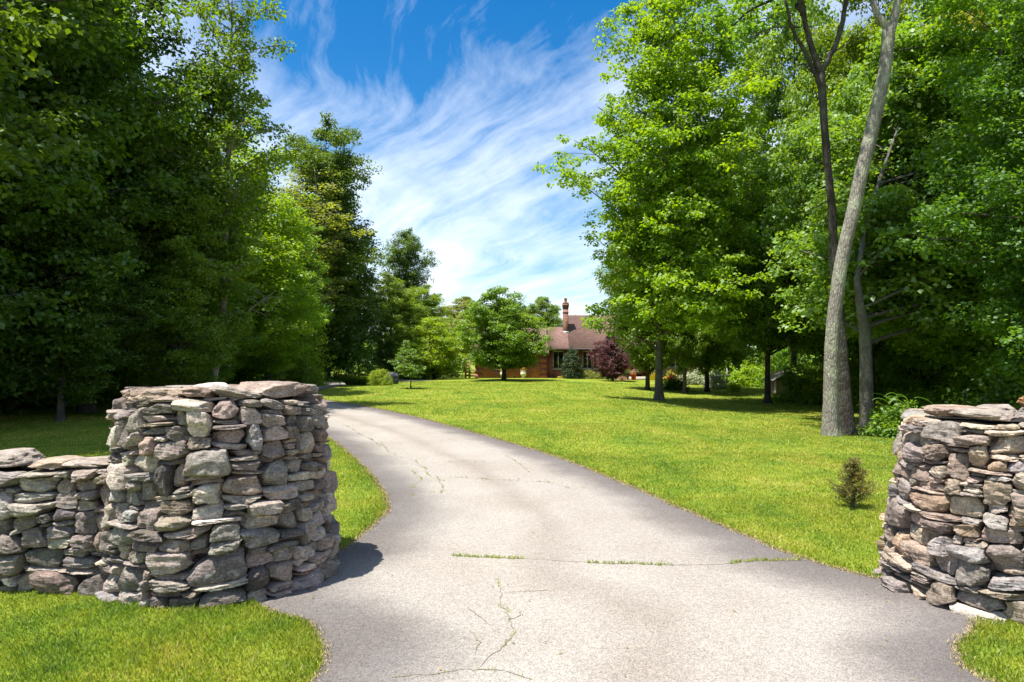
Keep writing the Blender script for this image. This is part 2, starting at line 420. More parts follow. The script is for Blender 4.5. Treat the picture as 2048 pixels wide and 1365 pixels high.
def make_tree(name, H, prof, hb, tr, nl, cpl, lpc, leaf, clump, leafmat, barkmat, seed, rise=.35, wob=.25, spread=.30,
              trunk=None, flat=.45, sides=10, off=(0, 0), gap=.25, top=.97, droop=.15, flare=1.6):
    """prof: (height fraction, crown radius in metres). Returns trunk mesh and crown mesh, base at the origin."""
    rng = np.random.default_rng(seed)
    a = Acc()
    if trunk is None:
        z = np.linspace(0, H * top, 14)
        w = np.cumsum(rng.normal(size=(14, 2)) * wob * .22, 0); w -= w[0]
        w[:3] *= .2
        P = np.column_stack([w[:, 0], w[:, 1], z])
        rad = tr * (1 - .93 * (z / H) ** .9)
        P = np.vstack([[P[0] + (0, 0, -.15)], P[:1] + (0, 0, .12), [P[0] * .75 + P[1] * .25], P[1:]])
        rad = np.concatenate([[tr * flare * 1.15], [tr * flare * .95], [tr * 1.12], rad[1:]])
    else:
        P, rad = trunk
    a.tube(P, rad, sides, True)
    pz, pr = np.array(prof).T; pz = pz * H
    zz = np.linspace(max(hb, pz[0]), pz[-1], 200)
    rr = np.interp(zz, pz, pr)
    cdf = np.cumsum(rr + .25); cdf /= cdf[-1]
    C = []; TT = []
    for i in range(nl):
        ze = np.interp((i + rng.random()) / nl, cdf, zz)
        az = i * 2.39996 + rng.normal() * .35
        Rr = np.interp(ze, pz, pr) * (1 + gap * rng.uniform(-1.1, .75))
        if rng.random() < .25: Rr *= .6
        e = np.array([off[0] + Rr * cos(az), off[1] + Rr * sin(az), ze])
        zs = max(min(ze - Rr * rise * rng.uniform(.6, 1.6), H * .93), hb * .6)
        sp = np.array([np.interp(zs, P[:, 2], P[:, k]) for k in range(3)])
        sp[2] = zs
        e[:2] += sp[:2] * .8
        mid = (sp + e) / 2 + np.array([0, 0, rng.uniform(-.05, .22) * Rr])
        Q = bez(sp, mid, e, 7)
        r0 = max(.018, np.interp(zs, P[:, 2], rad) * .42)
        a.tube(Q, np.linspace(r0, .012, 7), 5, False)
        ln = np.linalg.norm(e - sp)
        k = max(3, int(cpl * (0.35 + ln / (np.max(pr) + .01))))
        t = rng.uniform(.30, 1.02, k) ** .8
        base = np.array([bez(sp, mid, e, 2)[0] if False else (1 - q) ** 2 * sp + 2 * q * (1 - q) * mid + q * q * e for q in t])
        O = rng.normal(size=(k, 3)); O /= np.linalg.norm(O, axis=1)[:, None]
        O *= (rng.random(k) ** .4)[:, None] * (spread * ln * (.6 + .4 * np.sin(pi * np.clip(t, 0, 1))) + .18)[:, None]
        O[:, 2] *= .6
        C.append(base + O); TT.append(np.full(k, rng.random()) * .7 + rng.random(k) * .3)
        for q in range(0, k, max(1, k // 6)):
            a.tube([base[q], base[q] + O[q] * .55 + (0, 0, .05), base[q] + O[q]], [.014, .010, .005], 4, False)
    C = np.vstack(C); TT = np.concatenate(TT)
    keep = C[:, 2] > .25
    C = C[keep]; TT = TT[keep]
    crown = leaf_mesh(name + '_crown', C, lpc, clump * rng.uniform(.7, 1.25, len(C)), leaf, leafmat, rng, flat, tints=TT, droop=droop)
    return a.mesh(name + '_trunk', barkmat, True), crown

def put_tree(name, protos, loc, label, cat='tree', scale=(1, 1, 1), rz=0.0, leafmat=None, barkmat=None, group=None):
    e = empty(name, loc, rz)
    tag(e, label, cat, group)
    e.scale = scale
    tm, cm = protos
    t = link('trunk', tm, e); c = link('crown', cm, e)
    for o, m in ((t, barkmat), (c, leafmat)):
        if m:
            o.material_slots[0].link = 'OBJECT'; o.material_slots[0].material = m
    return e

# ------------------------------------------------------------------ driveway outline and ground
RE = np.array([(9, -3), (6.3, .3), (4.2, 1.9), (2.9, 2.9), (2.42, 3.45), (2.44, 3.7), (2.52, 3.87), (2.79, 4.12), (3.0, 4.45), (3.0, 4.75), (2.72, 5.04),
               (2.37, 5.63), (1.95, 7.09), (1.26, 9.79), (.65, 11.74), (-.25, 14.0), (-1.55, 17.06), (-3.45, 21.0), (-5.7, 25.0),
               (-7.4, 27.6), (-9.0, 31), (-9.9, 35), (-10.2, 39), (-9.9, 42.5), (-9.0, 45.5), (-7.6, 48), (-5.6, 50.5)])
LE = np.array([(-9, -3), (-4.6, .4), (-2.4, 1.7), (-1.35, 2.6), (-1.02, 3.3), (-1.06, 3.84), (-1.30, 4.18), (-1.62, 4.44), (-1.85, 4.7), (-1.9, 5.2), (-1.7, 5.55),
               (-1.48, 5.80), (-1.40, 6.4), (-1.34, 7.3), (-1.57, 8.3), (-1.99, 9.58), (-2.75, 11.6), (-3.73, 14.0), (-4.5, 15.7), (-6.2, 18.6), (-8.1, 21.8),
               (-10.2, 25.6), (-12.2, 30.4), (-13.3, 35), (-13.6, 39.6), (-13.2, 44), (-12.0, 47.8), (-10.2, 51), (-7.8, 53.8)])

def resample(P, n):
    # Catmull-Rom then even arclength
    Q = np.vstack([2 * P[0] - P[1], P, 2 * P[-1] - P[-2]])
    out = []
    for i in range(1, len(Q) - 2):
        t = np.linspace(0, 1, 12, endpoint=False)[:, None]
        p0, p1, p2, p3 = Q[i - 1], Q[i], Q[i + 1], Q[i + 2]
        out.append(.5 * (2 * p1 + (p2 - p0) * t + (2 * p0 - 5 * p1 + 4 * p2 - p3) * t ** 2 + (3 * p1 - p0 - 3 * p2 + p3) * t ** 3))
    out.append(P[-1:]); S = np.vstack(out)
    d = np.concatenate([[0], np.cumsum(np.linalg.norm(np.diff(S, axis=0), axis=1))])
    q = np.linspace(0, d[-1], n)
    return np.column_stack([np.interp(q, d, S[:, 0]), np.interp(q, d, S[:, 1])])

NU, NV = 420, 28
Le, Re = resample(LE, NU), resample(RE, NU)
rngE = np.random.default_rng(3)
def rag(P):
    n = np.interp(np.arange(len(P)), np.arange(0, len(P), 2), rngE.normal(size=len(P) // 2 + len(P) % 2) * .014)
    T = np.gradient(P, axis=0); T /= np.linalg.norm(T, axis=1)[:, None]
    return P + np.column_stack([-T[:, 1], T[:, 0]]) * n[:, None]
Le, Re = rag(Le), rag(Re)
POLY = np.vstack([Le, Re[::-1]])

def inside(x, y):
    x = np.asarray(x); y = np.asarray(y)
    r = np.zeros(x.shape, bool)
    a = POLY; b = np.roll(POLY, -1, 0)
    for (x0, y0), (x1, y1) in zip(a, b):
        if y0 == y1: continue
        c = ((y0 > y) != (y1 > y))
        if not c.any(): continue
        r ^= c & (x < (x1 - x0) * (y - y0) / (y1 - y0) + x0)
    return r

def axis_vals(fine0, fine1, step, far):
    out = [0.0]; s = step
    while out[-1] < far: s *= 1.22; out.append(out[-1] + s)
    o = np.array(out[1:])
    return np.concatenate([fine0 - o[::-1], np.arange(fine0, fine1 + 1e-6, step), fine1 + o])

gx = axis_vals(-14.5, 14, .16, 480); gy = np.concatenate([axis_vals(-4, 3, .5, 60)[:-30] if False else np.arange(-40, -4, 4.0), np.arange(-4, 3, .4), np.arange(3, 56, .2), 56 + np.cumsum(.3 * 1.2 ** np.arange(32))])
X, Y = np.meshgrid(gx, gy)
IN = inside(X, Y)
for ox, oy in ((.11, 0), (-.11, 0), (0, .11), (0, -.11)): IN |= inside(X + ox, Y + oy)
# sink the ground sheet below the asphalt (the lawn stands a little above it)
Z = terrain(X, Y) - .024 * IN
ny, nx = X.shape
i = np.arange(ny - 1)[:, None] * nx; j = np.arange(nx - 1)[None]
GF = np.stack([i + j, i + j + 1, i + j + nx + 1, i + j + nx], -1).reshape(-1, 4)
ground = link('ground', mesh_np('ground', np.column_stack([X.ravel(), Y.ravel(), Z.ravel()]), GF, M['ground']))
tag(ground, 'mown yellow green lawn around the driveway', 'lawn', kind='structure')

v = np.linspace(0, 1, NV)[None, :, None]
D = Le[:, None] * (1 - v) + Re[:, None] * v
dz = terrain(D[..., 0], D[..., 1]) - .004
dz = dz - .006 * (np.abs(np.linspace(0, 1, NV)[None] * 2 - 1) ** 12)
DV = np.concatenate([D, dz[..., None]], 2).reshape(-1, 3)
i = np.arange(NU - 1)[:, None] * NV; j = np.arange(NV - 1)[None]
DF = np.stack([i + j, i + j + 1, i + j + NV + 1, i + j + NV], -1).reshape(-1, 4)

# cracks: thin raised strips of dark fill laid on the asphalt (second material of the driveway)
cracks_px = [
    [(905, 1112), (990, 1115), (1085, 1118), (1180, 1123), (1250, 1126), (1340, 1129), (1425, 1128), (1500, 1121), (1600, 1120), (1650, 1122)],
    [(992, 1160), (1003, 1185), (996, 1206), (1008, 1225), (1012, 1243), (1026, 1264), (1012, 1288), (986, 1308), (972, 1322), (958, 1337)],
    [(1003, 1185), (1060, 1183), (1100, 1180)],
    [(1012, 1243), (1030, 1235), (1044, 1222)],
    [(936, 1217), (948, 1228), (975, 1248)],
    [(945, 1262), (952, 1278), (962, 1282), (948, 1300)],
    [(770, 1358), (850, 1345), (920, 1336), (958, 1335), (1000, 1338), (1040, 1352), (1075, 1362)],
    [(915, 955), (960, 957), (1000, 960), (1060, 962), (1120, 966)],
    [(800, 915), (830, 922), (855, 945), (868, 958), (890, 962)],
    [(815, 935), (835, 955), (818, 975), (825, 995)],
    [(870, 950), (885, 975), (880, 990)],
    [(1010, 910), (1040, 930), (1060, 945)],
    [(690, 850), (715, 868), (740, 880), (760, 892)],
    [(760, 885), (775, 905), (800, 912)],
    [(880, 925), (935, 922), (990, 926)],
    [(1100, 965), (1140, 978), (1170, 975)],
]
rngC = np.random.default_rng(11)
cv, cf = [], []
nv0 = len(DV); crack_pts = []
for k, c in enumerate(cracks_px):
    c = np.array(c, float)
    Q = np.array([ground_at(*p)[:2] for p in c])
    d = np.concatenate([[0], np.cumsum(np.linalg.norm(np.diff(Q, axis=0), axis=1))])
    n = max(6, int(d[-1] / .035)); q = np.linspace(0, d[-1], n)
    S = np.column_stack([np.interp(q, d, Q[:, 0]), np.interp(q, d, Q[:, 1])])
    S += np.cumsum(rngC.normal(size=S.shape) * .006, 0) * np.sin(np.linspace(0, pi, n))[:, None] + rngC.normal(size=S.shape) * .004
    T = np.gradient(S, axis=0); T /= np.linalg.norm(T, axis=1)[:, None] + 1e-9
    Nn = np.column_stack([-T[:, 1], T[:, 0]])
    w = (.005 + .0007 * np.mean(S[:, 1])) * rngC.uniform(.35, 1.2, n) * (.5 if k >= 7 else .8) * np.clip(np.sin(np.linspace(0.02, pi - .02, n)) * 3, .1, 1) * .62
    zc = terrain(S[:, 0], S[:, 1]) - .004 + .0035
    b = nv0 + len(cv)
    for s_, n_, w_, z_ in zip(S, Nn, w, zc):
        cv.append((*(s_ - n_ * w_), z_)); cv.append((*(s_ + n_ * w_), z_))
    for q in range(n - 1): cf.append((b + 2 * q, b + 2 * q + 1, b + 2 * q + 3, b + 2 * q + 2))
    crack_pts.append((S, k))
dme = mesh_np('driveway', np.vstack([DV, np.array(cv)]), np.vstack([DF, np.array(cf)]), [M['asphalt'], M['crack']], True,
              mat_idx=np.concatenate([np.zeros(len(DF)), np.ones(len(cf))]))
uvl = dme.uv_layers.new(name='UVMap')
uvv = np.zeros((len(DV) + len(cv), 2), np.float32)
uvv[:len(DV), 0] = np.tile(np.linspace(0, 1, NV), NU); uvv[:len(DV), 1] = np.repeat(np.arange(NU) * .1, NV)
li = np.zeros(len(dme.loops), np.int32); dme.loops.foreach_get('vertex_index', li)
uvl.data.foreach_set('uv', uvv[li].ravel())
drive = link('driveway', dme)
tag(drive, 'pale worn asphalt driveway curving up between the stone piers', 'driveway', kind='structure')

# ------------------------------------------------------------------ dry stone work
def cube_sphere(n):
    V, F = [], []
    g = np.linspace(-1, 1, n + 1)
    idx = {}
    def vid(p):
        k = tuple(np.round(p, 5))
        if k not in idx: idx[k] = len(V); V.append(p)
        return idx[k]
    for ax in range(3):
        for sg in (-1, 1):
            for a in range(n):
                for b in range(n):
                    q = []
                    for da, db in ((0, 0), (1, 0), (1, 1), (0, 1)):
                        p = np.zeros(3); p[ax] = sg; p[(ax + 1) % 3] = g[a + da]; p[(ax + 2) % 3] = g[b + db]
                        q.append(vid(p))
                    F.append(q if sg > 0 else q[::-1])
    V = np.array(V); V = np.tan(V * .78) / math.tan(.78)
    return V / np.linalg.norm(V, axis=1)[:, None], np.array(F)
CS = {n: cube_sphere(n) for n in (6, 8, 11, 13)}

PAL_L = [((.29, .27, .26), 5), ((.20, .185, .18), 4), ((.27, .215, .19), 4), ((.38, .345, .295), 3), ((.32, .275, .25), 2.2), ((.13, .12, .12), 1.2), ((.50, .48, .44), 1.0), ((.29, .20, .155), .35), ((.25, .25, .26), 1.2)]
PAL_R = [((.33, .30, .275), 4), ((.25, .235, .23), 3.2), ((.33, .27, .225), 4), ((.42, .36, .28), 3), ((.34, .275, .24), 1.6), ((.52, .49, .44), .8), ((.38, .28, .19), .6), ((.26, .26, .27), 2.0)]

def stone(rng, n, hw, hd, hh, p=None, facets=6, flat=False):
    """one irregular boulder: local u (along), w (out), v (up); half sizes"""
    Dv, F = CS[n]
    p = p or rng.uniform(4, 10)
    r = (np.abs(Dv) ** p).sum(1) ** (-1 / p)
    P = Dv * r[:, None]
    for _ in range(facets):
        nn = rng.normal(size=3) * np.array([1, .9, .8]); nn /= np.linalg.norm(nn)
        c = rng.uniform(.66, 1.04) * (np.abs(nn).sum() ** .60)
        s = P @ nn
        P = P - nn * (np.clip(s - c, 0, None) * .98)[:, None]
    for f, am in ((1.3, .05), (2.6, .036), (5.2, .026), (10, .020), (17, .014)):
        for _ in range(3):
            w = rng.normal(size=3) * f; ph = rng.uniform(0, 6.28)
            P = P + Dv * (np.sin(P @ w + ph) * am * .75)[:, None]
    # normalise so that the stone fills its cell
    ext = (P.max(0) - P.min(0)) / 2; mid = (P.max(0) + P.min(0)) / 2
    P = (P - mid) / ext
    tx, ty, sk = rng.uniform(-.2, .2), rng.uniform(-.22, .22), rng.uniform(-.2, .2)
    x = P[:, 0] * (1 + tx * P[:, 2]); z = P[:, 2] * (1 + ty * P[:, 0]) + sk * P[:, 0] * min(1, hw / max(hh, .01) * .3)
    return np.column_stack([x * hw, P[:, 1] * hd, z * hh]), F

def pack(rng, S, H, mix, wob=0.0):
    """fills a strip S long and H high with stones: returns (s, z, w, h)"""
    N = int(S / .01); sky = np.zeros(N)
    out = []
    while True:
        lo = sky.min()
        if lo > H - .025: break
        i0 = int(np.argmin(sky)); i1 = i0
        while i1 < N and abs(sky[i1] - lo) < 1e-6: i1 += 1
        seg = (i1 - i0) * .01
        q = rng.random()
        if q < mix[0]: h, w = rng.uniform(.026, .052), rng.uniform(.12, .31)
        elif q < mix[0] + mix[1]: h, w = rng.uniform(.065, .115), rng.uniform(.11, .27)
        else: h, w = rng.uniform(.12, .185), rng.uniform(.17, .30)
        if seg < w * 1.35: w = seg
        elif seg - w < .07: w = seg
        if w < .10: h = min(h, w * rng.uniform(.6, 1.1), .09)
        if w > .50: w = w * .5
        w = max(w, .01)
        k = max(1, int(round(w / .01)))
        # meet the neighbour's top where it is near
        for nb in ([sky[i0 - 1]] if i0 > 0 else []) + ([sky[i1]] if i1 < N else []):
            if abs(nb - (lo + h)) < .022 and nb - lo > .022: h = nb - lo
        h = min(h, H - lo) if H - lo < h + .03 else h
        if rng.random() < .5: a, b = i0, i0 + k
        else: a, b = i1 - k, i1
        a = max(a, 0); b = min(b, N)
        if w > .035 and h > .012: out.append(((a + b) / 2 * .01, lo + h / 2, (b - a) * .01, h))
        sky[a:b] = lo + h
    return out

def pick(rng, pal):
    w = np.array([q for _, q in pal]); c = np.array(pal[rng.choice(len(pal), p=w / w.sum())][0])
    c = c * .72 + c.mean() * .28
    return np.clip(c * rng.uniform(.66, 1.32) * (1 + rng.normal(size=3) * .025), .02, .8)

def stonework(rng, cells, place, pal, n=11, gap=.002, depth=(.09, .15)):
    a = Acc()
    for s, z, w, h in cells:
        hd = rng.uniform(*depth)
        big = w * h > .022
        P, F = stone(rng, 13 if (big and n > 6) else n, w / 2 * 1.10 - gap, hd, h / 2 * 1.16 - gap, p=rng.uniform(4, 9) if big else rng.uniform(6, 14), facets=10)
        ang = rng.normal() * .035 * min(1, .2 / max(w, .05))
        u = P[:, 0] * cos(ang) - P[:, 2] * sin(ang); v_ = P[:, 0] * sin(ang) + P[:, 2] * cos(ang)
        V = place(s + u, z + v_, P[:, 1] + rng.uniform(-.030, .038))
        a.add(V, F, c=pick(rng, pal))
    return a

def wave(s, z): return z + .016 * np.sin(s * 3.1 + z * 2) * np.clip(z / .3, 0, 1) + .010 * np.sin(s * 7.3 + 1 + z * 5) * np.clip(z / .3, 0, 1)

def pier(name, label, c, r0, r1, H, mix, pal, seed, caps, base=-.06):
    rng = np.random.default_rng(seed)
    root = empty(name, (c[0], c[1], 0)); tag(root, label, 'stone pier', 'stone gate piers')
    body_h = H - base
    def place(s, z, o):
        th = s / r0
        z2 = wave(s, z) + base
        k = np.clip((z2 - base) / body_h, 0, 1.15)
        r = (r0 * (1 - k) + r1 * k) - .055 + o
        return np.column_stack([r * np.cos(th), r * np.sin(th), z2])
    cells = pack(rng, 2 * pi * r0, body_h, mix)
    a = stonework(rng, cells, place, pal)
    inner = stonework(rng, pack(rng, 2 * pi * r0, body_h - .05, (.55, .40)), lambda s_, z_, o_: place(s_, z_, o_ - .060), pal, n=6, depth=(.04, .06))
    a.add(np.vstack(inner.V), np.vstack(inner.F4), c=np.vstack(inner.C) * .6)  # recessed stones darkened: shade of the gaps put into their colour
    a.build('masonry', M['stone'], root, smooth=True)
    k = Acc(); k.lathe([(0, base), (r0 - .13, base), (r1 - .13, H - .02), (0, H - .02)], n=40)
    k.build('core', M['core'], root, smooth=True)
    for th, rad, L, dep, hh, tilt, col, z in caps:
        if r1 > .65: rad *= .92; L *= .95
        q = Acc(); P, F = stone(rng, 13, L / 2, dep / 2, hh / 2 * .88, p=rng.uniform(8, 16), facets=14)
        th = R(th)
        # local: u tangential, w radial, v up
        u = P[:, 0]; w = P[:, 1]; vv = P[:, 2] + u * math.tan(R(tilt))
        ang = th + u / max(rad, .45) * .8
        x = (rad + w) * np.cos(ang); y = (rad + w) * np.sin(ang)
        q.add(np.column_stack([x, y, H + z + hh / 2 + vv]), F, c=np.array(col))
        q.build('capstone', M['stone'], root, smooth=True)
    return root

G1, G2, BR, TN, PK, WH, OR = (.30, .285, .265), (.22, .21, .205), (.30, .25, .215), (.36, .31, .255), (.31, .265, .24), (.74, .73, .70), (.52, .31, .16)
LC = (-2.19, 5.21); RC = (3.53, 4.82)
caps_l = [  # angle (deg, -90 faces the camera side), radius, length, depth, height, tilt, colour, z
    (218, .52, .30, .44, .10, 0, BR, -.02), (248, .50, .40, .46, .105, 3, TN, -.02), (275, .52, .30, .42, .085, -2, BR, .015),
    (-62, .53, .40, .44, .075, -10, G1, .01), (-26, .50, .62, .50, .13, 2, PK, .00), (20, .5, .45, .46, .11, 0, G1, -.02),
    (60, .5, .45, .46, .10, 0, G2, -.02), (100, .5, .46, .46, .10, 0, BR, -.02), (140, .5, .46, .46, .10, 0, G1, -.02), (180, .52, .42, .44, .10, 0, G2, -.02),
    (280, .28, .36, .40, .09, 0, WH, .028), (60, .12, .42, .34, .08, 0, G1, -.01), (190, .18, .36, .34, .08, 0, BR, -.01)]
left_pier = pier('stone_pier', 'tall grey round fieldstone pier at the low wall end, with tilted capstones', LC, .775, .672, 1.33,
                 (.40, .40), PAL_L, 21, caps_l)
caps_r = [(215, .36, .50, .44, .07, 0, G1, 0), (172, .38, .40, .40, .075, 0, BR, 0), (258, .36, .48, .46, .065, 0, G2, .0), (-62, .36, .44, .42, .07, 0, G1, 0),
          (-20, .36, .42, .42, .07, 0, BR, 0), (25, .36, .42, .42, .07, 0, G2, 0), (70, .36, .42, .42, .07, 0, G1, 0), (120, .36, .44, .42, .07, 0, TN, 0),
          (285, .30, .50, .52, .10, 0, OR, .062)]
right_pier = pier('stone_pier', 'shorter tan and brown fieldstone pier narrowing upwards, an orange slab on top', RC, .79, .60, 1.20,
                  (.46, .38), PAL_R, 37, caps_r)

# low wall running left from the left pier
rng = np.random.default_rng(5)
wall = empty('stone_wall', (-2.75, 4.84, 0)); tag(wall, 'low grey drystone wall running from the tall pier to the left edge', 'stone wall')
WL = 4.6
def wall_top(s): return .83 + .05 * np.clip(s / 1.0, 0, 1)
def wall_line(s, o, z):   # s runs left from the pier; o is the way out of the front face
    x = -s; y = .06 * s + (z / .9) * .05 - o - .14
    return x, y
def place_f(s, z, o):
    z2 = wave(s + 2, z) - .05
    x, y = wall_line(s, o - .055, z2)
    return np.column_stack([x, y, z2])
cells = [c for c in pack(rng, WL, .88, (.40, .38))]
a = stonework(rng, cells, place_f, PAL_L)
def place_b(s, z, o):
    x, y = wall_line(s, 0, z)
    return np.column_stack([x, y + .42 + o, z - .05])
cells_b = [c for c in pack(rng, WL, .86, (.3, .4))]
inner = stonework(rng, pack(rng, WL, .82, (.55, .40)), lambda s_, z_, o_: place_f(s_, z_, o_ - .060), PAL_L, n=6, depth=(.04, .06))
a.add(np.vstack(inner.V), np.vstack(inner.F4), c=np.vstack(inner.C) * .6)  # backing stones coloured darker to paint shade between the front ones
b = stonework(rng, cells_b, place_b, PAL_L, n=6)
a.add(np.vstack(b.V), np.vstack(b.F4), c=np.vstack(b.C))
a.build('masonry', M['stone'], wall, smooth=True)
k = Acc()
for s0 in np.arange(0, WL, .46):
    x0, y0 = wall_line(s0, 0, 0); x1, y1 = wall_line(s0 + .46, 0, 0); zt = float(wall_top(s0)) - .06
    V = [(x0, y0 + .08, -.06), (x1, y1 + .08, -.06), (x1, y1 + .34, -.06), (x0, y0 + .34, -.06), (x0, y0 + .10, zt), (x1, y1 + .10, zt), (x1, y1 + .36, zt), (x0, y0 + .36, zt)]
    k.add(V, [(0, 1, 2, 3), (7, 6, 5, 4), (0, 4, 5, 1), (1, 5, 6, 2), (2, 6, 7, 3), (3, 7, 4, 0)])
k.build('core', M['core'], wall)
for s0, L, dep, hh, col, zo in [(.22, .46, .50, .055, G1, .05), (.52, .30, .42, .05, TN, .04), (.95, .44, .52, .10, G1, .02), (1.42, .46, .5, .10, G2, .02), (1.92, .5, .5, .12, BR, .02),
                            (2.42, .46, .5, .12, G1, .02), (2.9, .46, .5, .13, G2, .02), (3.4, .5, .5, .12, TN, .02), (3.9, .46, .5, .12, G1, .02), (4.35, .42, .5, .12, G2, .02)]:
    P, F = stone(rng, 13, L / 2, dep / 2, hh / 2, p=rng.uniform(6, 12), facets=12)
    x, y = wall_line(s0, 0, .9)
    q = Acc(); q.add(np.column_stack([x + P[:, 0], y + .20 + P[:, 1], wall_top(s0) - .055 + zo + hh / 2 + P[:, 2]]), F, c=np.array(col))
    q.build('capstone', M['stone'], wall, smooth=True)

# ------------------------------------------------------------------ grass (nobody could count it)
def grass():
    rng = np.random.default_rng(99)
    Vs, Ts = [], []
    def band(y0, y1, dens, h, w, xr=None):
        x0, x1 = xr or (-.80 * y1 - 1.2, .80 * y1 + 1.2)
        n = int((x1 - x0) * (y1 - y0) * dens)
        x = rng.uniform(x0, x1, n); y = rng.uniform(y0, y1, n)
        ok = np.abs(x) < .78 * y + 1.3
        x, y = x[ok], y[ok]
        ok = ~inside(x, y)
        ok &= (x - LC[0]) ** 2 + (y - LC[1]) ** 2 > .76 ** 2
        ok &= (x - RC[0]) ** 2 + (y - RC[1]) ** 2 > .77 ** 2
        yw = 4.84 + .06 * (-2.75 - x) - .14
        ok &= ~((x < -2.75) & (y > yw + .02) & (y < yw + .46))
        ok &= ~((x < -9.5) & (y > 20))
        x, y = x[ok], y[ok]; n = len(x)
        pat = np.sin(x * 5.1 + np.sin(y * 3.7) * 2) * np.sin(y * 4.3 + np.sin(x * 2.9) * 2)
        hh = h * rng.uniform(.62, 1.25, n) * (1 + .16 * pat) * np.where(rng.random(n) < .02, 1.7, 1) * (1 + .14 * np.sin(x * 1.7 + 2 * np.sin(y * 1.1)))
        ww = w * rng.uniform(.6, 1.3, n)
        az = rng.uniform(0, 2 * pi, n); bx, by = np.cos(az), np.sin(az)
        la = rng.uniform(0, 2 * pi, n); le = hh * rng.uniform(.15, .95, n)
        z = terrain(x, y) - .007
        b0 = np.column_stack([x - bx * ww / 2, y - by * ww / 2, z]); b1 = np.column_stack([x + bx * ww / 2, y + by * ww / 2, z])
        mx, my = x + np.cos(la) * le * .35, y + np.sin(la) * le * .35
        m0 = np.column_stack([mx - bx * ww * .4, my - by * ww * .4, z + hh * .62]); m1 = np.column_stack([mx + bx * ww * .4, my + by * ww * .4, z + hh * .62])
        t = np.column_stack([x + np.cos(la) * le, y + np.sin(la) * le, z + hh * .95])
        Vs.append(np.stack([b0, b1, m1, t, m0], 1).reshape(-1, 3)); Ts.append(np.repeat(np.clip(rng.random(n) * .93 + (rng.random(n) < .06) * .4, 0, 1), 5))
    band(3.0, 4.75, 12000, .029, .0048, (-4.6, -.9)); band(3.2, 5.0, 11000, .029, .0048, (2.2, 4.6))
    band(4.75, 8.0, 5200, .028, .0060); band(8, 12, 2100, .030, .009); band(12, 18, 800, .032, .013); band(18, 28, 300, .034, .02); band(28, 48, 90, .036, .034)
    V = np.vstack(Vs); n = len(V) // 5
    return V, np.arange(n * 5).reshape(n, 5), np.concatenate(Ts)
V, F, T = grass()
o = link('grass', mesh_np('grass', V, F, M['blade'], False, {'tint': T}))
tag(o, 'short mown grass blades on the lawn', 'grass', kind='stuff')

# dry straw-coloured fringe along the driveway edges + weeds in the cracks
def fringe():
    rng = np.random.default_rng(12)
    Vs, Ts = [], []
    def blades(x, y, h, w, t0, t1):
        n = len(x); la = rng.uniform(0, 2 * pi, n); hh = h * rng.uniform(.5, 1.3, n); le = hh * rng.uniform(.3, 1.2, n); az = rng.uniform(0, 2 * pi, n)
        z = terrain(x, y) - .008; bx, by = np.cos(az) * w / 2, np.sin(az) * w / 2
        mx, my = x + np.cos(la) * le * .4, y + np.sin(la) * le * .4
        Vs.append(np.stack([np.column_stack([x - bx, y - by, z]), np.column_stack([x + bx, y + by, z]), np.column_stack([mx + bx * .8, my + by * .8, z + hh * .6]),
                            np.column_stack([x + np.cos(la) * le, y + np.sin(la) * le, z + hh * .9]), np.column_stack([mx - bx * .8, my - by * .8, z + hh * .6])], 1).reshape(-1, 3))
        Ts.append(np.repeat(rng.uniform(t0, t1, n), 5))
    for E, sg in ((Le, 1), (Re, -1)):
        k = rng.integers(0, NU - 1, 70000); f = rng.random(70000)[:, None]
        P = E[k] * (1 - f) + E[k + 1] * f
        T = E[k + 1] - E[k]; T /= np.linalg.norm(T, axis=1)[:, None]
        P = P + np.column_stack([-T[:, 1], T[:, 0]]) * (sg * (rng.normal(size=70000) * .022 - .006 + .0008 * P[:, 1] * rng.random(70000)))[:, None]
        ok = (P[:, 1] > 3) & (P[:, 1] < 32) & ((P[:, 0] - LC[0]) ** 2 + (P[:, 1] - LC[1]) ** 2 > .8 ** 2) & ((P[:, 0] - RC[0]) ** 2 + (P[:, 1] - RC[1]) ** 2 > .8 ** 2)
        P = P[ok]
        blades(P[:, 0], P[:, 1], .013, np.clip(P[:, 1] * .0010, .004, .03), 0, 1.0)
    return np.vstack(Vs), np.concatenate(Ts)
V, T = fringe(); n = len(V) // 5
o = link('grass', mesh_np('dry_grass', V, np.arange(n * 5).reshape(n, 5), M['straw'], False, {'tint': T}))
tag(o, 'dry straw coloured grass fringe along both driveway edges', 'grass', kind='stuff')
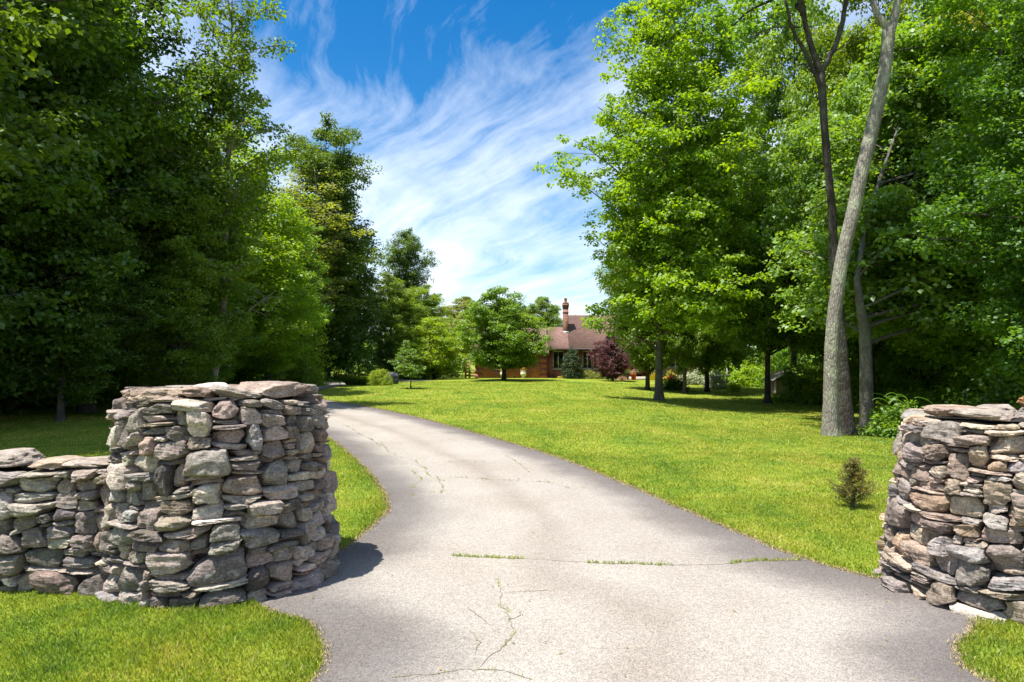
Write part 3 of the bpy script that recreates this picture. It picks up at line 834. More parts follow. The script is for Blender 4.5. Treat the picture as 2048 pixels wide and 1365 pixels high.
def weeds():
    rng = np.random.default_rng(44); Vs, Ts = [], []
    for S, k in crack_pts:
        dens = {0: 34, 1: 10, 6: 8, 7: 10, 8: 6, 9: 6, 10: 5}.get(k, 3)
        m = np.sin(np.linspace(0, 17 + k, len(S)) + k) > (-.2 if k == 0 else .1)
        Q = S[m]
        if not len(Q): continue
        n = len(Q) * dens // 3
        q = Q[rng.integers(0, len(Q), n)] + rng.normal(size=(n, 2)) * (.008 + .0005 * Q[0, 1])
        x, y = q.T; h = rng.uniform(.006, .026, n) * (1.15 if k == 0 else .8); w = np.clip(y * .0012, .004, .02)
        la = rng.uniform(0, 2 * pi, n); le = h * rng.uniform(.3, 1.3, n); az = rng.uniform(0, 2 * pi, n); z = terrain(x, y) - .003
        bx, by = np.cos(az) * w / 2, np.sin(az) * w / 2
        mx, my = x + np.cos(la) * le * .4, y + np.sin(la) * le * .4
        Vs.append(np.stack([np.column_stack([x - bx, y - by, z]), np.column_stack([x + bx, y + by, z]), np.column_stack([mx + bx * .8, my + by * .8, z + h * .6]),
                            np.column_stack([x + np.cos(la) * le, y + np.sin(la) * le, z + h]), np.column_stack([mx - bx * .8, my - by * .8, z + h * .6])], 1).reshape(-1, 3))
        Ts.append(np.repeat(rng.uniform(.1, .8, n), 5))
    return np.vstack(Vs), np.concatenate(Ts)
V, T = weeds(); n = len(V) // 5
o = link('weeds', mesh_np('weeds', V, np.arange(n * 5).reshape(n, 5), M['blade'], False, {'tint': T}))
tag(o, 'small green weeds growing out of the driveway cracks', 'weeds', kind='stuff')

# ------------------------------------------------------------------ trees: one of each kind
FULL = [(0.05, 1.6), (.15, 3.0), (.35, 3.9), (.55, 3.9), (.75, 3.2), (.9, 1.9), (1, .4)]
proto = {}
proto['forest_a'] = make_tree('forest_a', 18, FULL, 1.2, .20, 92, 20, 44, .155, .55, M['leaf_dark'], M['bark_dark'], 1, rise=.3)
proto['forest_b'] = make_tree('forest_b', 16, [(.08, 1.2), (.2, 3.2), (.4, 4.1), (.6, 3.6), (.8, 2.8), (.93, 1.5), (1, .3)], 1.5, .18, 80, 20, 44, .150, .55, M['leaf_dark'], M['bark_mid'], 2, rise=.25)
proto['oak'] = make_tree('oak', 19, [(.1, 1.5), (.2, 2.8), (.38, 3.6), (.55, 3.9), (.68, 3.4), (.78, 3.5), (.9, 2.9), (.97, 1.9), (1, 1.0)], 2, .20, 84, 18, 40, .20, .62, M['leaf_dark'], M['bark_dark'], 3, gap=.28, rise=.7, flat=.7)
proto['round'] = make_tree('round', 6.9, [(.17, 1.5), (.25, 2.7), (.42, 3.25), (.6, 2.9), (.8, 2.0), (.93, 1.1), (1, .3)], 1.3, .17, 64, 18, 36, .15, .40, M['leaf_mid'], M['bark_dark'], 4, rise=.4, gap=.16, flare=1.2)
proto['broad'] = make_tree('broad', 12, [(.25, 2.2), (.34, 4.0), (.52, 4.5), (.7, 3.8), (.88, 2.5), (1, .6)], 2.6, .17, 84, 20, 42, .17, .52, M['leaf_cool'], M['bark_dark'], 5, rise=.35, gap=.3)
proto['birch'] = make_tree('birch', 15, [(.25, .6), (.38, 1.7), (.55, 1.75), (.7, 1.65), (.85, 1.3), (.95, .8), (1, .2)], 3.2, .13, 58, 9, 22, .12, .40, M['leaf_mid'], M['bark_pale'], 6, rise=.55, gap=.5, wob=.35, droop=.4)
proto['shrub_tree'] = make_tree('shrub_tree', 4.7, [(.04, 1.2), (.2, 2.1), (.45, 2.5), (.7, 2.0), (.9, 1.1), (1, .3)], .5, .11, 46, 15, 32, .13, .36, M['leaf_lime'], M['bark_dark'], 8, rise=.5)
proto['sapling'] = make_tree('sapling', 2.55, [(.32, .35), (.42, .75), (.6, .72), (.8, .45), (1, .1)], .85, .035, 26, 8, 22, .085, .16, M['leaf_cool'], M['bark_mid'], 9, rise=.6, gap=.35, flare=1.1)
# the bright maple over the lawn, with the outline of the photograph
MP = ground_at(1318, 801)
proto['maple'] = make_tree('maple', 19, [(.13, .8), (.17, 1.9), (.22, 3.3), (.31, 2.8), (.36, 3.1), (.47, 3.9), (.55, 4.3), (.63, 3.8), (.70, 3.2), (.78, 2.8), (.87, 2.3), (.95, 1.6), (1, .6)],
                           3.6, .185, 112, 16, 44, .16, .47, M['leaf_maple'], M['bark_mid'], 10, rise=.45, gap=.34, wob=.12, flare=1.5, off=(.0, -2.4))

put_tree('maple_tree', proto['maple'], MP, 'tall bright yellow green maple on the lawn, nearest of the trees before the house', rz=.05)

# --- right of the lawn
def G(px, py): return tuple(ground_at(px, py))
def GP(x, y): return (x, y, float(terrain(x, y)))
put_tree('lawn_tree', proto['oak'], G(1295, 781), 'dark trunked tree just left behind the bright maple, by the front door', scale=(.62, .62, .72), rz=1.0, leafmat=M['leaf_mid'])
put_tree('lawn_tree', proto['forest_b'], G(1369, 787), 'straight dark tree with a leafy clump of plants round its foot', scale=(.58, .58, .95), rz=2.1, leafmat=M['leaf_mid'])
put_tree('lawn_tree', proto['oak'], G(1414, 784), 'dark tree whose trunk leans right, standing before the white flowering hedge', scale=(.64, .64, .82), rz=4.0, leafmat=M['leaf_mid'])
put_tree('lawn_tree', proto['broad'], G(1535, 808), 'broad low branched tree with pale green leaves standing beside the small shed', scale=(.85, .85, 1), rz=.9)

# hero leaning trunk
HB = ground_at(1662, 872)
dH = HB[1]
hp = [(1662, 873), (1661, 852), (1661, 800), (1663, 700), (1667, 640), (1680, 541), (1691, 485), (1705, 430), (1722, 350), (1739, 281), (1755, 211), (1768, 150), (1774, 105), (1777, 62)]
hw = [44, 34, 28, 27, 26, 26, 25, 25, 26, 26, 25, 24, 23, 24]
def fluted(n, m, seed, amt, fade):
    r = np.random.default_rng(seed); a = np.arange(n) / n * 2 * pi
    f = sum(r.uniform(.3, 1) * np.cos(a * q + r.uniform(0, 6)) for q in (3, 4, 5, 7)) * amt
    return 1 + f[None] * fade[:, None] + r.normal(size=(m, n)) * .018
def dense(P, r, n):
    t = np.linspace(0, 1, len(P)); q = np.linspace(0, 1, n)
    return np.column_stack([np.interp(q, t, P[:, k]) for k in range(3)]), np.interp(q, t, r)
def px_trunk(pts, wid, d, dd=None):
    P = np.array([at(x, y, d + (0 if dd is None else dd[k])) for k, (x, y) in enumerate(pts)])
    return P, np.array(wid) / 2 / FPX * d
P, r = px_trunk(hp, hw, dH); P[0, 2] -= .15; base = P[0].copy() + (0, 0, .15)
P, r = dense(P, r, 70)
hero = empty('leaning_tree', base); tag(hero, 'big leaning tree with pale lichen covered bark, forking at the top of the photo', 'tree')
a = Acc(); P0 = P - base
a.tube(P0, r, 40, True, fluted(40, 70, 2, .05, np.clip(1.2 - np.linspace(0, 9, 70), .12, 1)))
tipP = P0[-1]
def limb(acc, pts, r0, r1, n=14):
    Q, _ = dense(np.array(pts, float), np.ones(len(pts)), n)
    Q[1:-1] += np.random.default_rng(len(pts) + int(abs(pts[-1][0]) * 10)).normal(size=(n - 2, 3)) * .015
    acc.tube(Q, np.linspace(r0, r1, n), 12, True); return Q[-1]
fL = limb(a, [tipP - (0.02, 0, .25), tipP + (-.06, 0, .10), tipP + (-.26, .05, .48), tipP + (-.5, .2, 1.6), tipP + (-.9, .3, 3.6)], .10, .05)
fR = limb(a, [tipP - (0, 0, .25), tipP + (.10, 0, .15), tipP + (.22, 0, .7), tipP + (.45, -.1, 2.2), tipP + (.9, -.1, 4.6)], .115, .06)
rngH = np.random.default_rng(6); C = []
for b0, L in ((fL, 2.6), (fR, 3.2)):
    for q in range(9):
        az = q * 2.4 + rngH.random(); up = rngH.uniform(.15, .9)
        e = b0 + np.array([cos(az), sin(az), up]) * L * rngH.uniform(.6, 1.0) + (.3, .3, 0)
        s = b0 - (0, 0, rngH.uniform(0, 1.2))
        limb(a, [s, (s + e) / 2 + (0, 0, .2), e], .05, .012, 8)
        C.append(e + rngH.normal(size=(20, 3)) * np.array([.8, .8, .5]))
a.build('trunk', M['bark_grey'], hero, smooth=True)
C = np.vstack(C)
link('crown', leaf_mesh('leaning_crown', C, 30, .5, .15, M['leaf_mid'], rngH), hero)

# dark forked tree behind it
d2 = dH + .9
fp = [(1692, 866), (1690, 842), (1687, 782), (1682, 695), (1674, 600), (1668, 520), (1664, 421), (1656, 340), (1648, 246), (1642, 148)]
fw = [44, 34, 27, 24, 20, 17, 15, 14, 14, 15]
P, r = px_trunk(fp, fw, d2); P[0, 2] = float(terrain(P[0, 0], d2)) - .12; base = P[0].copy() + (0, 0, .12)
P, r = dense(P, r, 50)
fork = empty('forked_tree', base); tag(fork, 'slender dark tree with bare dead twigs forking high up behind the leaning trunk', 'tree')
a = Acc(); P0 = P - base
a.tube(P0, r, 24, True, fluted(24, 50, 5, .05, np.clip(1.2 - np.linspace(0, 8, 50), .12, 1)))
def wp(px, py, dd=0): return at(px, py, d2 + dd) - base
e1 = limb(a, [wp(1640, 150), wp(1622, 90), wp(1606, 30), wp(1585, 0, .3), wp(1560, -8, .5), wp(1500, 20, .7), wp(1455, 60, .9)], .085, .02, 22)
e2 = limb(a, [wp(1640, 150), wp(1664, 105), wp(1682, 60), wp(1690, 10), wp(1694, -60), wp(1700, -200, .3)], .08, .04, 18)
e3 = limb(a, [wp(1606, 30), wp(1590, -60), wp(1570, -160, .4)], .08, .03)
e4 = limb(a, [wp(1648, 190), wp(1612, 110), wp(1580, 50, -.4), wp(1570, 0, -.5)], .06, .03)
for q in [[(1600, 55), (1560, 52), (1520, 65), (1478, 78)], [(1560, 52), (1540, 35), (1520, 40)], [(1520, 65), (1500, 85), (1487, 88)], [(1655, 330), (1620, 315), (1590, 330)],
          [(1640, 160), (1610, 128), (1585, 135), (1560, 128)], [(1662, 400), (1630, 415), (1598, 432)], [(1660, 110), (1700, 85), (1740, 45)], [(1545, 55), (1525, 75), (1512, 70)]]:
    limb(a, [wp(x, y, -.1 * k) for k, (x, y) in enumerate(q)], .022, .006, 10)
a.build('trunk', M['bark_dark'], fork, smooth=True)
C = np.vstack([e + rngH.normal(size=(n_, 3)) * np.array([.7, .7, .35]) for e, n_ in ((e1, 26), (e1 + (.8, 0, .45), 26), (e2, 60), (e3, 60), (e2 + (1, 0, 1), 50), (e4 + (-.3, 0, .5), 30))])
link('crown', leaf_mesh('forked_crown', C, 22, .34, .13, M['leaf_cool'], rngH), fork)

# third trunk right behind, leaning left then dividing
TB = ground_at(1735, 864)
tp = [(1738, 864), (1736, 846), (1733, 800), (1732, 740), (1731, 700), (1730, 660), (1720, 610), (1714, 560)]
tw = [48, 34, 26, 24, 23, 22, 16, 13]
P, r = px_trunk(tp, tw, TB[1]); P[0, 2] -= .12
P -= TB
P = np.vstack([P, P[-1] + [(.5, .5, 1.6), (1.3, 1.2, 3.2), (2.2, 1.8, 5.0)]]); r = np.concatenate([r, [.07, .05, .02]])
pr = make_tree('third', 13, [(.20, 1.2), (.32, 2.6), (.5, 3.0), (.7, 2.6), (.88, 1.6), (1, .3)], 3.2, .25, 60, 17, 40, .17, .5, M['leaf_cool'], M['bark_mid'], 14, trunk=(P, r), off=(2.2, 2.4), sides=20)
put_tree('woodland_tree', pr, TB, 'grey trunk with a branch to the left, just right of the leaning tree')

right = [  # x, y, kind, scale xy, scale z, rz, leaf, label
    (19.2, 46.5, 'broad', 1.15, 2.25, .3, 'leaf_mid', 'tall tree far back, its top beside the patch of sky over the lawn'),
    (17.2, 58.0, 'forest_b', 1.15, 1.0, 1.3, 'leaf_maple', 'yellow green tree at the back, seen between the maple and the forked tree'),
    (21.3, 40.0, 'forest_a', 1.15, 1.42, 2.2, 'leaf_maple', 'tall tree at the back, right behind the fork of the dark slender tree'),
    (15.0, 28.5, 'broad', .9, 1.25, 3.2, 'leaf_cool', 'green tree rising directly behind the leaning trunk'),
    (18.2, 30.0, 'forest_a', 1.05, 1.05, 4.4, 'leaf_cool', 'tall tree behind, to the right of the leaning trunk fork'),
    (14.6, 20.6, 'forest_b', .92, .95, 5.3, 'leaf_mid', 'shady green tree behind the shorter stone pier'),
    (18.9, 23.0, 'oak', 1.1, .90, .9, 'leaf_pale', 'open crowned tree at the right edge with sky showing through'),
    (12.6, 15.0, 'forest_b', .70, .70, 2.9, 'leaf_dark', 'low dark tree at the right edge above the shorter pier'),
    (23.5, 31.0, 'forest_a', 1.1, 1.15, 1.9, 'leaf_pale', 'pale tall tree at the right edge behind the open crowned one'),
    (26.0, 38.0, 'forest_a', 1.1, 1.10, 3.9, 'leaf_mid', 'tree deep in the wood on the right'),
    (23.0, 25.0, 'forest_b', 1.1, 1.10, 5.9, 'leaf_mid', 'tree deep in the wood on the right'),
    (19.0, 17.0, 'forest_a', .9, .85, 2.6, 'leaf_dark', 'tree deep in the wood on the right'),
    (29.0, 33.0, 'forest_b', 1.2, 1.2, .2, 'leaf_dark', 'tree deep in the wood on the right'),
    (16.5, 36.0, 'broad', .85, 1.0, 4.9, 'leaf_cool', 'lower pale green tree behind the small shed'),
    (24.5, 50.0, 'forest_a', 1.2, 1.1, 5.1, 'leaf_mid', 'tree deep in the wood on the right'),
    (11.5, 62.0, 'forest_b', 1.0, .9, 1.1, 'leaf_dark', 'dark tree rising behind the right end of the house'),
    (20.5, 63.0, 'forest_a', 1.1, .9, 2.4, 'leaf_mid', 'tree deep in the wood on the right'),
]
for x, y, kd, sx, sz, rz, lf, lab in right:
    deep = 'deep in' in lab
    put_tree('woodland_tree', proto[kd], GP(x, y), lab, scale=(sx, sx, sz), rz=rz, leafmat=M[lf], group='trees deep in the right wood' if deep else None)

left = [
    (-10.3, 21.2, 'forest_b', .50, .47, 2.2, 'leaf_mid', 'leafy understory tree hiding the slender pale stem behind the tall pier'),
    (-12.7, 35.5, 'forest_b', .62, .52, .3, 'leaf_maple', 'bright low tree at the wood edge over the right rim of the tall pier'),
    (-13.0, 38.5, 'forest_b', .62, .70, 1.7, 'leaf_mid', 'mid green tree at the wood edge between the bright low tree and the oak'),
    (-11.9, 18.0, 'forest_b', .52, .40, .8, 'leaf_dark', 'low dark understory tree just behind the end of the low stone wall'),
    (-14.2, 14.6, 'forest_b', .55, .42, 2.8, 'leaf_dark', 'low dark understory tree at the left edge over the low wall'),
    (-12.2, 22.6, 'forest_b', .50, .44, 4.1, 'leaf_mid', 'low understory tree round the foot of the slender pale stem'),
    (-13.0, 28.3, 'forest_b', .55, .44, 5.1, 'leaf_mid', 'small leafy understory tree behind the right rim of the tall pier'),
    (-13.0, 12.6, 'forest_a', .95, .95, 3.9, 'leaf_dark', 'nearest dark tree on the left, only its leaves entering the photo edge'),
    (-13.6, 17.0, 'forest_a', 1.0, 1.05, .2, 'leaf_dark', 'dark leafy tree at the left edge, nearest the low stone wall'),
    (-13.2, 21.2, 'forest_a', .92, 1.0, 1.2, 'leaf_dark', 'dark tree behind the low wall, its foliage rising to the top of the photo'),
    (-13.5, 25.3, 'forest_b', .92, .70, 2.3, 'leaf_dark', 'shady tree filling in behind the slender pale stemmed tree'),
    (-13.4, 31.5, 'forest_b', 1.02, .82, 3.0, 'leaf_maple', 'sunlit yellow green tree leaning over the hidden bend of the driveway'),
    (-14.2, 46.8, 'birch', 1.9, 1.0, 4.0, 'leaf_pale', 'pale olive feathery tree in front of the tall oak'),
    (-13.5, 50.0, 'oak', .98, 1.0, .5, 'leaf_dark', 'tall dark oak with a lobed top standing over the far bend'),
    (-10.2, 66.0, 'oak', .68, .74, 2.6, 'leaf_dark', 'dark round topped tree seen far off beside the open sky'),
    (-10.0, 57.0, 'forest_b', .80, .56, 3.6, 'leaf_mid', 'mid green tree rising behind the clipped round bush'),
    (-7.9, 63.0, 'forest_b', .72, .54, 4.6, 'leaf_maple', 'bright green tree behind the yellow green tree beside the house'),
    (-17.0, 15.0, 'forest_a', 1.0, 1.15, 5.0, 'leaf_dark', 'tree deep in the dark wood on the left'),
    (-17.2, 20.5, 'forest_b', 1.1, 1.25, .9, 'leaf_mid', 'tree deep in the dark wood on the left'),
    (-17.5, 26.5, 'forest_a', 1.0, 1.05, 1.7, 'leaf_mid', 'tree deep in the dark wood on the left'),
    (-18.0, 33.0, 'forest_b', 1.1, .78, 2.7, 'leaf_dark', 'tree deep in the dark wood on the left'),
    (-21.5, 18.0, 'forest_b', 1.1, 1.25, 3.3, 'leaf_dark', 'tree deep in the dark wood on the left'),
    (-22.0, 24.5, 'forest_a', 1.1, 1.15, 4.3, 'leaf_dark', 'tree deep in the dark wood on the left'),
    (-22.5, 31.5, 'forest_a', 1.1, .85, 5.3, 'leaf_dark', 'tree deep in the dark wood on the left'),
    (-17.5, 39.5, 'forest_a', 1.0, .74, .4, 'leaf_mid', 'tree deep in the dark wood on the left'),
    (-18.5, 47.0, 'forest_b', 1.1, .90, 1.4, 'leaf_dark', 'tree deep in the dark wood on the left'),
    (-15.5, 57.0, 'forest_a', 1.1, .80, 2.4, 'leaf_dark', 'tree deep in the dark wood on the left'),
    (-26.0, 21.0, 'forest_a', 1.1, 1.2, 3.4, 'leaf_dark', 'tree deep in the dark wood on the left'),
    (-27.0, 30.0, 'forest_b', 1.2, 1.0, 4.4, 'leaf_dark', 'tree deep in the dark wood on the left'),
]
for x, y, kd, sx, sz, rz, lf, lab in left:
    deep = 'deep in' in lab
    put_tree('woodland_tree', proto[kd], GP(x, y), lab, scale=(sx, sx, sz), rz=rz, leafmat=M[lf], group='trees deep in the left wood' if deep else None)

# slender pale stemmed tree, leaning stem visible over the pier
BB = GP(-10.0, 22.5)
P = np.array([(0, 0, -.1), (.05, 0, .2), (.2, 0, 1.2), (.45, 0, 2.6), (.5, .1, 5), (.55, .2, 8), (.65, .2, 11), (.7, .2, 14.3)]); r = np.array([.17, .14, .12, .11, .10, .08, .05, .015])
pb = make_tree('slender', 15.2, [(.15, .9), (.24, 1.5), (.42, 1.7), (.55, 1.75), (.7, 1.75), (.85, 1.45), (.95, .9), (1, .3)], 2.2, .13, 84, 9, 22, .125, .36, M['leaf_mid'], M['bark_pale'], 16, trunk=(P, r), rise=.55, gap=.55, droop=.4)
put_tree('slender_tree', pb, BB, 'slender pale stemmed tree, its airy top against the sky above the tall pier')
for px, d, lean, lab in ((392, 22.5, .30, 'thin pale bent stem left of the slender tree, behind the tall pier'),):
    b = at(px - 12, 800, d); b[2] = 0
    P = np.array([(0, 0, -.1), (.08, 0, 1.0), (.28, 0, 2.6), (.5, 0, 5.0), (.7, 0, 7.5)]); r = np.array([.08, .07, .06, .05, .02])
    pt = make_tree('stem', 8, [(.45, .5), (.6, 1.2), (.8, 1.0), (1, .3)], 3.6, .08, 24, 8, 24, .13, .35, M['leaf_dark'], M['bark_pale'], 17, trunk=(P, r), rise=.5)
    put_tree('slender_tree', pt, b, lab)

# --- by the house
put_tree('lawn_tree', proto['round'], GP(-.59, 49.5), 'round crowned green tree standing alone on the lawn before the brick wing', rz=.7)
put_tree('lawn_tree', proto['shrub_tree'], GP(-6.1, 53.5), 'low spreading yellow green tree left of the brick wing', rz=1.6, scale=(1.12, 1.12, 1.05))
put_tree('sapling', proto['sapling'], GP(*G(822, 778)[:2]), 'young staked tree on the lawn in front of the yellow green tree', rz=.2)
put_tree('purple_tree', proto['shrub_tree'], GP(7.6, 51.5), 'small dark purple leaved tree in front of the house windows', scale=(.66, .66, .80), rz=2.5, leafmat=M['leaf_purple'])
for x, y, kd, sx, sz, rz, lf, lab in [(-5.8, 84, 'broad', 1.0, .78, .4, 'leaf_pale', 'olive treetop showing behind the yellow green tree'), (-.6, 88, 'broad', 1.0, .72, 2.0, 'leaf_mid', 'treetop hidden behind the lone round crowned tree'),
                                  (3.4, 80, 'broad', .72, .76, 3.3, 'leaf_mid', 'green treetop behind the house roof left of the chimney')]:
    put_tree('background_tree', proto[kd], GP(x, y), lab, scale=(sx, sx, sz), rz=rz, leafmat=M[lf])

# ------------------------------------------------------------------ bushes
def bush(name, label, loc, rx, ry, h, n, leaf, mat, seed, cat='bush', clump=.18, rough=.14, group=None, per=16, up=.5, bottom=.02):
    rng = np.random.default_rng(seed)
    m = max(8, n // per)
    d = rng.normal(size=(m, 3)); d[:, 2] = np.abs(d[:, 2]) * 1.1 - .12; d /= np.linalg.norm(d, axis=1)[:, None]
    k = (rng.random(m) ** .28) * (1 + rng.normal(size=m) * rough)
    C = d * k[:, None] * np.array([rx, ry, h * .93]); C[:, 2] = np.maximum(C[:, 2], bottom + rng.random(m) * .15)
    e = empty(name, loc); tag(e, label, cat, group)
    link('foliage', leaf_mesh(name, C, per, clump, leaf, mat, rng, .8, tints=rng.random(m), norm_rand=.8), e)
    a = Acc()
    for _ in range(9):
        az = rng.uniform(0, 6.28); q = rng.uniform(.3, .8)
        a.tube([(0.03 * cos(az), .03 * sin(az), -.05), (rx * .3 * q * cos(az), ry * .3 * q * sin(az), h * .4), (rx * q * cos(az), ry * q * sin(az), h * .75)], [.02, .014, .006], 5, False)
    a.build('stem', M['bark_dark'], e, smooth=True)
    return e
b = G(757, 771)
bush('round_bush', 'clipped round yellow green bush beside the far driveway bend', GP(-8.0, 41.2), .80, .8, 1.08, 7000, .06, M['leaf_lime'], 61, clump=.11, rough=.04)
bush('evergreen_bush', 'egg shaped dark evergreen bush against the house windows', GP(4.85, 55.3), .86, .8, 2.75, 9000, .09, M['leaf_conifer'], 62, clump=.17, rough=.06)
bush('flowering_bush', 'low clipped pale green hedge between the evergreen and the purple tree', GP(6.3, 55.6), 1.25, .6, .72, 4500, .07, M['leaf_pale'], 63, clump=.13, rough=.06)
bush('evergreen_bush', 'narrow green bush under the purple tree', GP(8.2, 55.4), .7, .6, 1.9, 4000, .09, M['leaf_mid'], 64)
bush('foundation_bush', 'small dark plants round the foot of the straight dark trunk', tuple(np.array(G(1352, 781)) + (0, .3, 0)), .85, .6, .85, 3000, .11, M['leaf_dark'], 65)
bush('flowering_bush', 'white flowering hedge between the two dark trunks', GP(*(np.array(G(1393, 772))[:2] + (0, 1.5))), 1.1, .7, .95, 3600, .10, M['leaf_white'], 66)
bush('flowering_bush', 'white flowering bush beside the grey rail fence', GP(*(np.array(G(1439, 779))[:2] + (0, 1.0))), .85, .7, 1.15, 3000, .10, M['leaf_white'], 67)
bush('flowering_bush', 'bright yellow green clump of tall perennials beyond the grey rail fence', GP(16.4, 46.8), 1.6, .9, 1.5, 7000, .12, M['leaf_lime'], 68)
bush('grassy_bush', 'small pale green tuft in front of the grey rail fence', G(1467, 783), .40, .4, .55, 1500, .08, M['leaf_lime'], 69)
bush('shed_bush', 'dark leafy bush hiding the front of the small shed', G(1588, 806), .85, .7, 1.75, 5000, .11, M['leaf_cool'], 70, rough=.25)
bush('yellow_bush', 'bright yellow green shrub right of the shed, beside the leaning trunk', GP(14.8, 33.6), 1.1, .9, 1.8, 6000, .11, M['leaf_lime'], 71, rough=.2)
bush('vine_bush', 'bright green tangled vines behind the shorter pier', GP(9.75, 17.2), .75, .6, .85, 4200, .10, M['leaf_mid'], 72, rough=.22, clump=.2)
bush('shade_bush', 'dark leafy bush at the right edge over the shorter pier', GP(12.6, 17.4), 1.5, 1.2, 1.5, 5000, .13, M['leaf_dark'], 73, rough=.2, clump=.25)
bush('edge_shrub', 'lime green leafy shrub at the wood edge before the hidden bend', GP(-12.6, 40.5), 1.6, 1.4, 4.0, 9000, .13, M['leaf_maple'], 74, rough=.25, clump=.3)
bush('edge_shrub', 'dark green shrub between the wood and the ornamental grass', GP(-12.0, 50.5), 2.0, 1.4, 4.2, 9000, .14, M['leaf_dark'], 75, rough=.2, clump=.3)
bush('edge_shrub', 'dark hedge behind the clipped round bush', GP(-9.3, 55), 2.6, 1.2, 3.2, 9000, .14, M['leaf_dark'], 76, rough=.2, clump=.3)
bush('edge_shrub', 'dark shrub behind the young staked tree', GP(-6.6, 57.5), 2.2, 1.2, 2.8, 8000, .14, M['leaf_dark'], 77, rough=.2, clump=.3)
# curls of vine above the vine bush
vb = GP(9.75, 17.2); a = Acc(); rngv = np.random.default_rng(8)
for k in range(9):
    s = np.array([rngv.uniform(-.6, .5), rngv.uniform(-.4, .2), rngv.uniform(.5, .8)]); t = np.linspace(0, 1, 14)[:, None]
    w = rngv.uniform(.15, .32)
    Q = s + np.hstack([w * np.sin(t * rngv.uniform(3, 5)), .1 * t, w * (1 - np.cos(t * rngv.uniform(3, 5))) * .9])
    a.tube(Q, .008, 5, False)
vine = [o for o in bpy.data.objects if o.name.startswith('vine_bush') and o.type == 'EMPTY'][0]
a.build('tendril', M['leaf_lime'], vine, smooth=True)

# ornamental grass by the round bush
e = empty('ornamental_grass', GP(-9.42, 41.4)); tag(e, 'mound of arching pale ornamental grass left of the clipped bush', 'plant')
rng = np.random.default_rng(31); n = 2600
az = rng.uniform(0, 2 * pi, n); rr = rng.random(n) ** .5; bx = rr * np.cos(az) * .62; by = rr * np.sin(az) * .45
L = rng.uniform(.35, .68, n); la = az + rng.normal(size=n) * .6; out = L * rng.uniform(.2, .9, n); w = .012
def pt(f, h): return np.column_stack([bx + np.cos(la) * out * f, by + np.sin(la) * out * f, L * h])
sd = np.column_stack([-np.sin(la), np.cos(la), 0 * la]) * w
V = np.stack([pt(0, 0) - sd, pt(0, 0) + sd, pt(.45, .8) + sd, pt(1, .75), pt(.45, .8) - sd], 1).reshape(-1, 3)
link('blades', mesh_np('orn_grass', V, np.arange(n * 5).reshape(n, 5), M['leaf_cool'], False, {'tint': np.repeat(rng.random(n), 5)}), e)

# little rusty juniper on the lawn
JB = ground_at(1705, 1016); e = empty('juniper', JB); tag(e, 'tiny half browned juniper seedling alone on the lawn near the shorter pier', 'shrub')
rng = np.random.default_rng(52); a = Acc(); a.tube([(0, 0, -.04), (.01, 0, .12), (-.01, 0, .3), (.0, 0, .54)], [.022, .016, .010, .003], 7, True)
C = []; AX = []
for k in range(84):
    z = .03 + .47 * rng.random() ** 1.25; L = (.22 * (1 - (z - .03) / .56) + .03) * rng.uniform(.6, 1.15); az = rng.uniform(0, 6.28)
    tip = np.array([L * cos(az), L * sin(az), z + L * rng.uniform(.3, .9)])
    a.tube([(0, 0, z), tip * .5 + (0, 0, z * .5), tip], [.006, .004, .002], 4, False)
    for t in np.linspace(.25, 1, 14):
        q = np.array([0, 0, z]) * (1 - t) + tip * t
        for _ in range(5):
            C.append(q + rng.normal(size=3) * .012); AX.append(tip - (0, 0, z) + rng.normal(size=3) * .12 + (0, 0, .05))
a.build('trunk', M['bark_mid'], e, smooth=True)
C = np.array(C); AX = np.array(AX); n = len(C)
V, F, T = leaves(C, rng.uniform(.018, .040, n), .008, rng.normal(size=(n, 3)), np.clip(rng.random(n) * .5 + (C[:, 0] + .2) * rng.random(n) * 1.6, 0, 1), rng, 0, .1, AX)
link('foliage', mesh_np('juniper_foliage', V, F, M['leaf_rusty'], False, {'tint': T}), e)

# undergrowth and far wood: uncountable masses
def mass(name, label, boxes, n, leaf, clump, mat, seed, per=22):
    rng = np.random.default_rng(seed); C = []
    tot = sum((b[1] - b[0]) * (b[3] - b[2]) for b in boxes)
    for x0, x1, y0, y1, h in boxes:
        m = int(n / per * (x1 - x0) * (y1 - y0) / tot) + 1
        x = rng.uniform(x0, x1, m); y = rng.uniform(y0, y1, m)
        hh = h * (.55 + .45 * np.sin(x * .9 + np.sin(y * .7) * 1.5) * np.sin(y * .8 + 1)) 
        C.append(np.column_stack([x, y, terrain(x, y) + np.maximum(.1, hh * rng.random(m) ** .7)]))
    C = np.vstack(C)
    o = link(name, leaf_mesh(name, C, per, clump, leaf, mat, rng, .6, tints=rng.random(len(C))))
    tag(o, label, 'undergrowth', kind='stuff')
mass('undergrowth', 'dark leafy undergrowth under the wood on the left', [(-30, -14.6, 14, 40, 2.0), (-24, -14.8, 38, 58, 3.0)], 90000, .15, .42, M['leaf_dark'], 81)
mass('undergrowth', 'dark leafy undergrowth under the wood on the right', [(14, 30, 14, 34, 2.0), (16.5, 30, 34, 52, 1.8), (15, 30, 52, 66, 3.0)], 90000, .15, .42, M['leaf_mid'], 82)
mass('woodland', 'far off green woodland beyond the house and lawn', [(-75, 75, 96, 112, 9.5), (-75, -30, 30, 96, 11), (34, 75, 30, 96, 11)], 110000, .62, 1.3, M['leaf_mid'], 83)

# ------------------------------------------------------------------ house
HY = 57.0; HZ0 = .14
house = empty('brick_house', (0, HY, HZ0)); tag(house, 'low red brick house with brown shingle roof behind the lawn', 'house')
def part(acc, name, mat, par=house, smooth=False): return acc.build(name, mat, par, smooth)
